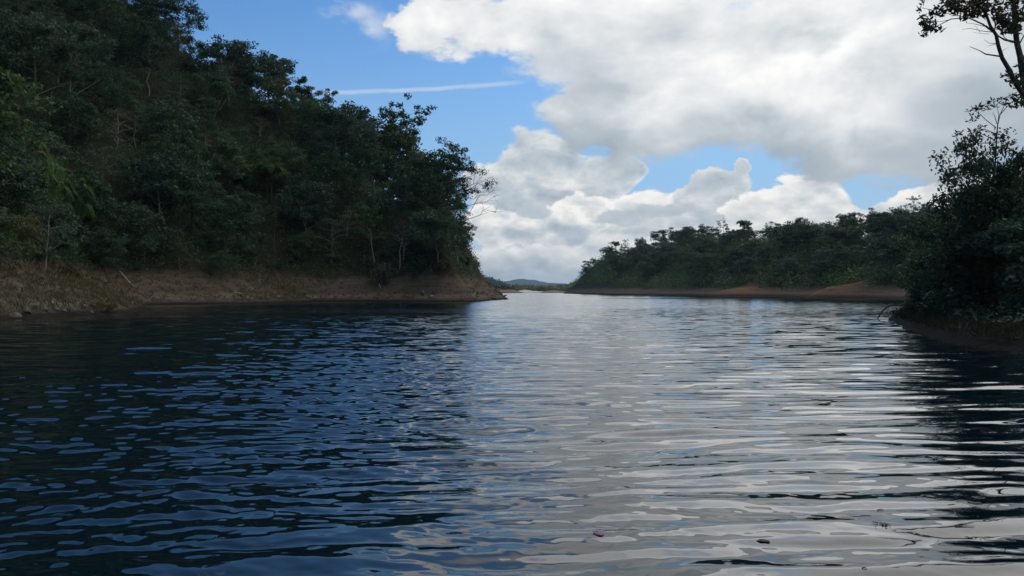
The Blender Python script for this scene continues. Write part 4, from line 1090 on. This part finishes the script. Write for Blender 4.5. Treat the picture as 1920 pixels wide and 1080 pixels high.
q = hit(590, 560, LEFT); stone(433, .45, M_PALEROCK, 'stone', 'pale stone at the right foot of the yellow grassy point', q + Vector((0, 0, .1)))
q = hit(925, 560, LEFT); stone(434, .9, M_ROCK, 'stone', 'dark rock at the water on the very tip of the headland', q + Vector((0, 0, .0)), .5)
q = np.array(hit(445, 553, LEFT)); L4 = lambda x, y, d=0.0: at(x, y, q[1] - .4, d) - q
wood('driftwood', 'bleached driftwood log lying on the left shore by the grassy point', 'driftwood', [([L4(437, 552), L4(443, 549), L4(449, 550), L4(455, 551)], [.10, .14, .12, .05]), ([L4(443, 549), L4(441, 546), L4(438, 545)], [.07, .05, .02])], q)
q = np.array(hit(405, 555, LEFT)); L4 = lambda x, y, d=0.0: at(x, y, q[1] - .4, d) - q
wood('driftwood', 'small pale stick on the left shore, left of the bleached log', 'driftwood', [([L4(400, 557), L4(405, 554), L4(409, 551)], [.05, .06, .02])], q)
q = np.array([gp(944, 561.5)[0], 174.0, 0.1]); L4 = lambda x, y, d=0.0: at(x, y, 174, d) - q
wood('driftwood', 'dark stick poking out of the water beyond the headland tip', 'driftwood', [([L4(938, 562), L4(944, 556), L4(949, 553.5), L4(951, 553)], [.22, .20, .14, .06])], q, M_BARK)
q = np.array(hit(230, 520, LEFT)); L4 = lambda x, y, d=0.0: at(x, y, q[1] - .8, d) - q
wood('driftwood', 'pale leaning trunk on the bare soil of the left bank', 'driftwood', [([L4(224, 508), L4(233, 518), L4(243, 530), L4(251, 538)], [.06, .09, .10, .07])], q)
# right bank: arched branch into the water, leaning log, tangled roots
YB = 50.0; q = at(1688, 572, YB); L4 = lambda x, y, d=0.0: at(x, y, YB, d) - q
wood('arched_branch', 'dark branch arching from the right bank tip down into the water', 'branch',
     [([L4(1700, 578, 1), L4(1688, 572), L4(1676, 571), L4(1664, 575), L4(1655, 583), L4(1648, 593), L4(1645, 599)], [.06, .055, .05, .05, .045, .04, .03]), ([L4(1655, 583), L4(1650, 577), L4(1643, 570)], [.02, .014, .008]), ([L4(1676, 571), L4(1674, 566), L4(1673, 562)], [.02, .012, .008]), ([L4(1664, 575), L4(1668, 583), L4(1680, 588)], [.02, .014, .008])], q, M_BARK)
q = np.array(hit(1745, 565, RIGHT)); YL = q[1] - 1.0; L4 = lambda x, y, d=0.0: at(x, y, YL, d) - q
wood('leaning_log', 'grey fallen log leaning up the near right bank', 'log', [([L4(1733, 573), L4(1750, 558), L4(1768, 544), L4(1788, 529)], [.09, .085, .075, .04]), ([L4(1768, 544), L4(1762, 534), L4(1766, 524)], [.03, .02, .01])], q, M_BARK)
q = np.array(hit(1870, 600, RIGHT)); YL = q[1] - .8
rr_ = np.random.default_rng(12); L4 = lambda x, y, d=0.0: at(x, y, YL, d) - q
rp = []
for pts in [[(1838, 575), (1850, 585), (1866, 597), (1880, 600), (1895, 612)], [(1852, 605), (1868, 599), (1885, 596), (1903, 599)], [(1866, 597), (1872, 612), (1890, 615), (1905, 610)], [(1846, 612), (1850, 600), (1858, 592)], [(1885, 596), (1896, 590), (1908, 594), (1916, 604)], [(1838, 555), (1841, 575), (1848, 592)], [(1895, 612), (1900, 600), (1903, 588)]]:
    rp.append(([L4(x, y, rr_.normal() * .15) for x, y in pts], np.linspace(.045, .014, len(pts))))
wood('tangled_roots', 'tangle of grey roots and sticks on the right bank just above the water', 'roots', rp, q, M_BARK, 5)
for i, (pix, lab) in enumerate([([(1770, 596), (1785, 588), (1803, 585)], 'thin grey stick on the right bank left of the tangled roots'), ([(1815, 560), (1828, 548), (1838, 530)], 'thin upright stick on the right bank above the tangled roots'), ([(1700, 600), (1712, 592), (1730, 590)], 'thin stick at the water edge near the tip of the right bank')]):
    q = np.array(hit(pix[0][0], pix[0][1], RIGHT)); YL = q[1] - .7; L4 = lambda x, y, d=0.0: at(x, y, YL, d) - q
    wood('stick', lab, 'stick', [([L4(x, y) for x, y in pix], np.linspace(.035, .012, 3))], q, M_BARK)

rs_ = np.random.default_rng(31)
for i, (px, py, ang, ln, lab) in enumerate([(1708, 588, -50, 26, 'short root poking from the right bank just inside its tip'), (1728, 606, -15, 34, 'root hanging over the water edge below the grey leaning log'), (1752, 590, 35, 38, 'grey stick lying downhill under the grey leaning log'),
        (1778, 618, -8, 30, 'stick at the waterline midway along the right bank'), (1800, 560, -60, 42, 'bare stem leaning out on the right bank above the thin grey stick'), (1822, 626, 12, 36, 'root trailing into the water left of the tangled roots'),
        (1852, 560, -75, 40, 'upright dead stem on the right bank above the tangled roots'), (1888, 574, 48, 36, 'fallen stick crossing above the tangled roots'), (1900, 632, 5, 30, 'wet stick at the waterline below the tangled roots'), (1780, 505, -68, 40, 'bare twiggy stem on the crest of the right bank')]):
    q = np.array(hit(px, py, RIGHT)); YL = q[1] - .75; L4 = lambda x, y, d=0.0: at(x, y, YL, d) - q
    ca, sa = math.cos(R(ang)), math.sin(R(ang))
    pts = [L4(px + ca * ln * t + rs_.normal() * 2, py + sa * ln * t + rs_.normal() * 2, rs_.normal() * .05) for t in (0, .35, .7, 1)]
    e = [pts[2], L4(px + ca * ln * .8 + sa * 9, py + sa * ln * .8 - abs(ca) * 9)]
    wood('stick', lab, 'stick', [(pts, np.linspace(.04, .012, 4)), (e, np.array([.018, .007]))], q, M_BARK if i % 3 else M_PALE, 5, group='sticks and roots on the right bank')

# ------------------------------------------------------------------ things floating on the water
def floating(name, label, cat, px, py, outline, mat, lift=0.012, cup=0.01, rz=0.0, thick=0.002):
    X, Y = gp(px, py)
    o = np.array(outline, float); n = len(o)
    top = np.concatenate([[[0, 0, 0.0]], np.column_stack([o, np.full(n, cup) * (0.6 + 0.4 * np.sin(np.arange(n) * 1.7))])])
    bot = top - np.array([0, 0, thick])
    V = np.vstack([top, bot]); Fc = []
    for i in range(n):
        a, b = 1 + i, 1 + (i + 1) % n
        Fc += [(0, a, b), (n + 1, n + 1 + b, n + 1 + a), (a, n + 1 + a, n + 1 + b), (a, n + 1 + b, b)]
    me = mesh_from(name, V, np.array(Fc), 3, True); me.materials.append(mat)
    z = float(wave_field(np.array([X]), np.array([Y]), np.array([math.hypot(X, Y)]), np.array([0.02]))[0])
    ob = link(name, me, None, (X, Y, z + lift)); ob.rotation_euler = (0, 0, rz)
    return tag(ob, label, cat)
def oval(a, b, n=12, j=0.0, seed=0, point=0.0):
    rng = np.random.default_rng(seed); t = np.linspace(0, 2 * np.pi, n, endpoint=False)
    r = 1 + rng.normal(size=n) * j
    return np.column_stack([a * np.cos(t) * r * (1 + point * np.cos(t) ** 8), b * np.sin(t) * r])
M_PETAL = plain_material('pink_petal', (0.22, 0.075, 0.16), (0.30, 0.11, 0.22), 30, 0.5)
M_DEADLEAF = plain_material('dead_leaf', (0.035, 0.028, 0.030), (0.075, 0.055, 0.045), 40, 0.6)
floating('petal', 'pink petal floating on the dark trough in the near water', 'petal', 1122, 1004, oval(0.036, 0.050, 12, 0.05, 1), M_PETAL, 0.003, 0.004, 0.4)
floating('leaf', 'dark curled dead leaf floating right of the pink petal', 'leaf', 1431, 1013, oval(0.026, 0.045, 11, 0.22, 2, 0.3), M_DEADLEAF, 0.001, 0.003, 1.1)
floating('leaf', 'dead leaf floating near the reflected trees at the right edge', 'leaf', 1823, 944, oval(0.038, 0.05, 10, 0.2, 3, 0.3), M_DEADLEAF, 0.001, 0.003, 0.2)
rngf = np.random.default_rng(21)
for i, (px, py, L_, lab) in enumerate([(1650, 957, .06, 'tiny twig floating above the patch of floating bits'), (1808, 992, .16, 'floating twig under the reflected trees at right'), (1850, 982, .07, 'short floating twig right of the longer twig'), (1620, 1068, .03, 'speck of bark floating at the bottom edge')]):
    X, Y = gp(px, py); z = float(wave_field(np.array([X]), np.array([Y]), np.array([math.hypot(X, Y)]), np.array([0.02]))[0])
    a = rngf.uniform(-0.5, 0.5)
    d = np.array([math.cos(a), math.sin(a), 0]) * L_ * 0.5
    wood('twig', lab, 'twig', [([-d, d * 0.1 + [0, .006, 0.003], d], [.004, .0035, .002])], (X, Y, z + 0.004), M_BARK, 5)
X, Y = gp(1655, 990)
bits = []
for _ in range(26):
    a = rngf.uniform(0, 3.14); c = np.array([rngf.normal() * .028, rngf.normal() * .04, 0]); d = np.array([math.cos(a), math.sin(a), 0]) * rngf.uniform(.004, .012)
    bits.append(([c - d, c, c + d], [.003, .003, .002]))
z = float(wave_field(np.array([X]), np.array([Y]), np.array([math.hypot(X, Y)]), np.array([0.02]))[0])
o = wood('floating_debris', 'small patch of floating bits on the silver water at lower right', 'debris', bits, (X, Y, z + 0.006), M_BARK, 4); o['kind'] = 'stuff'

# ------------------------------------------------------------------ distant woodland
def woodland(key, n, r, per, leaf, seed, zmin, name, label, mat, front=True):
    X, Y, Z = RIDGES[key]; rng = np.random.default_rng(seed)
    h = X.shape[0] // 2
    i = rng.uniform(0, h, n); j = rng.uniform(0, X.shape[1] - 1.01, n)
    i0 = i.astype(int); j0 = j.astype(int); fi = i - i0; fj = j - j0
    def s(A): return (A[i0, j0] * (1 - fi) + A[i0 + 1, j0] * fi) * (1 - fj) + (A[i0, j0 + 1] * (1 - fi) + A[i0 + 1, j0 + 1] * fi) * fj
    P = np.column_stack([s(X), s(Y), s(Z)]); P = P[P[:, 2] > zmin]
    rad = r * rng.uniform(0.5, 1.2, len(P)); P[:, 2] += rad * 0.3
    V, T = leaves_at(rng, P, rad, per, leaf, 0.85)
    stuff(name, leaf_mesh(name, V, T, mat), label, 'woodland')
M_SUNNY = leaf_material('leaf_sunny', (0.075, 0.10, 0.035), (0.14, 0.18, 0.065), (0.21, 0.25, 0.10), brown_amt=0.06)  # greens lightened to paint in sunshine on the far shore
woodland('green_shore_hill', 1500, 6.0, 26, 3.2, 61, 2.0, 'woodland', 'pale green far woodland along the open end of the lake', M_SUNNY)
woodland('wooded_hill', 700, 11.0, 20, 6.0, 62, 6.0, 'woodland', 'bluish wooded ridge far behind the headland tip', M_LEAF2)
woodland('clay_spit', 160, 3.6, 40, 1.6, 63, 3.4, 'woodland', 'dark clump of trees on the clay spit beyond the headland', M_LEAF)
woodland('clay_mound', 40, 2.4, 40, 1.2, 64, 3.0, 'woodland', 'dark scrub on the far clay mound right of the sand', M_LEAF2)

# ------------------------------------------------------------------ label every forest tree by what stands near it
def label_forest():

    colsL = [(70, 'by the left frame edge'), (180, 'above the shore stones'), (290, 'left of the pale drooping frond'), (400, 'right of the pale drooping frond'), (500, 'above the driftwood log'), (590, 'above the yellow grassy point'), (690, 'left of the ragged headland tree'), (780, 'above the pale bare stem'), (9999, 'at the headland end')]
    colsF = [(1180, 'at the low left end'), (1260, 'below the widest domed crown'), (1340, 'below the second domed crown'), (1420, 'above the first clay mound'), (1500, 'left of the orange mound'), (1570, 'above the orange mound'), (1650, 'right of the orange mound'), (1720, 'above the right bank tip'), (1800, 'behind the leaning log'), (9999, 'behind the near bank crest')]
    colsR = [(1850, 'left of the full dark tree'), (9999, 'under the tall edge tree')]
    rowsL = [(60, 'top of slope'), (140, 'high up'), (230, 'upper slope'), (310, 'mid slope'), (390, 'lower slope'), (9999, 'foot of slope')]
    rowsF = [(425, 'on far skyline'), (465, 'high on far hill'), (500, 'midway on far hill'), (9999, 'low on far hill')]
    rowsR = [(330, 'high on right bank'), (430, 'midway on right bank'), (9999, 'low on right bank')]
    kinds = {'broad': 'dark broadleaf tree', 'tall': 'tall narrow tree', 'airy': 'thin-leaved open tree', 'dry': 'half-bare brownish tree', 'umbrella': 'flat-topped tree', 'thicket': 'arching long-leaved thicket'}
    cells = {}
    for e in FOREST:
        o, kind, px, py, h, zone = e
        cols, rows = {'left': (colsL, rowsL), 'far': (colsF, rowsF), 'right': (colsR, rowsR)}[zone]
        c = next(t for lim, t in cols if px < lim); r = next(t for lim, t in rows if py < lim)
        cells.setdefault((zone, kind, c, r), []).append(e)
    ordw = ['first', 'second', 'third', 'fourth', 'fifth', 'sixth', 'seventh', 'eighth', 'ninth', 'tenth', 'eleventh', 'twelfth', 'thirteenth', 'fourteenth', 'fifteenth', 'sixteenth', 'seventeenth', 'eighteenth', 'nineteenth', 'twentieth', 'twenty-first', 'twenty-second', 'twenty-third', 'twenty-fourth', 'twenty-fifth', 'twenty-sixth', 'twenty-seventh', 'twenty-eighth', 'twenty-ninth', 'thirtieth']
    for (zone, kind, c, r), es in cells.items():
        es.sort(key=lambda e: e[2])
        for i, e in enumerate(es):
            lab = f'{kinds[kind]} {c}, {r}'
            if len(es) == 2: lab += (', left of two', ', right of two')[i]
            elif len(es) > 2: lab += f', {ordw[min(i, 29)]} from left'
            e[0]['label'] = lab
            e[0]['group'] = {'left': 'trees on the steep left hillside', 'far': 'trees on the hill across the lake', 'right': 'trees on the near right bank'}[zone]
label_forest()

# ------------------------------------------------------------------ air
def build_haze():
    x0, x1, y0, y1, z0, z1 = -3500.0, 3500.0, -60.0, 12800.0, -4.0, 260.0
    V = [(x, y, z) for z in (z0, z1) for y in (y0, y1) for x in (x0, x1)]
    Fc = [(0, 2, 3, 1), (4, 5, 7, 6), (0, 1, 5, 4), (2, 6, 7, 3), (0, 4, 6, 2), (1, 3, 7, 5)]
    me = mesh_from('haze', np.array(V), np.array(Fc), 4)
    m, t = new_mat('haze')
    v = t.nodes.new('ShaderNodeVolumePrincipled')
    v.inputs['Color'].default_value = (0.55, 0.77, 1.0, 1)
    v.inputs['Density'].default_value = 6.0e-5
    v.inputs['Anisotropy'].default_value = 0.2
    o = t.nodes.new('ShaderNodeOutputMaterial'); t.links.new(v.outputs[0], o.inputs['Volume'])
    me.materials.append(m)
    ob = stuff('haze', me, 'thin bluish haze lying over the whole lake', 'haze')
build_haze()
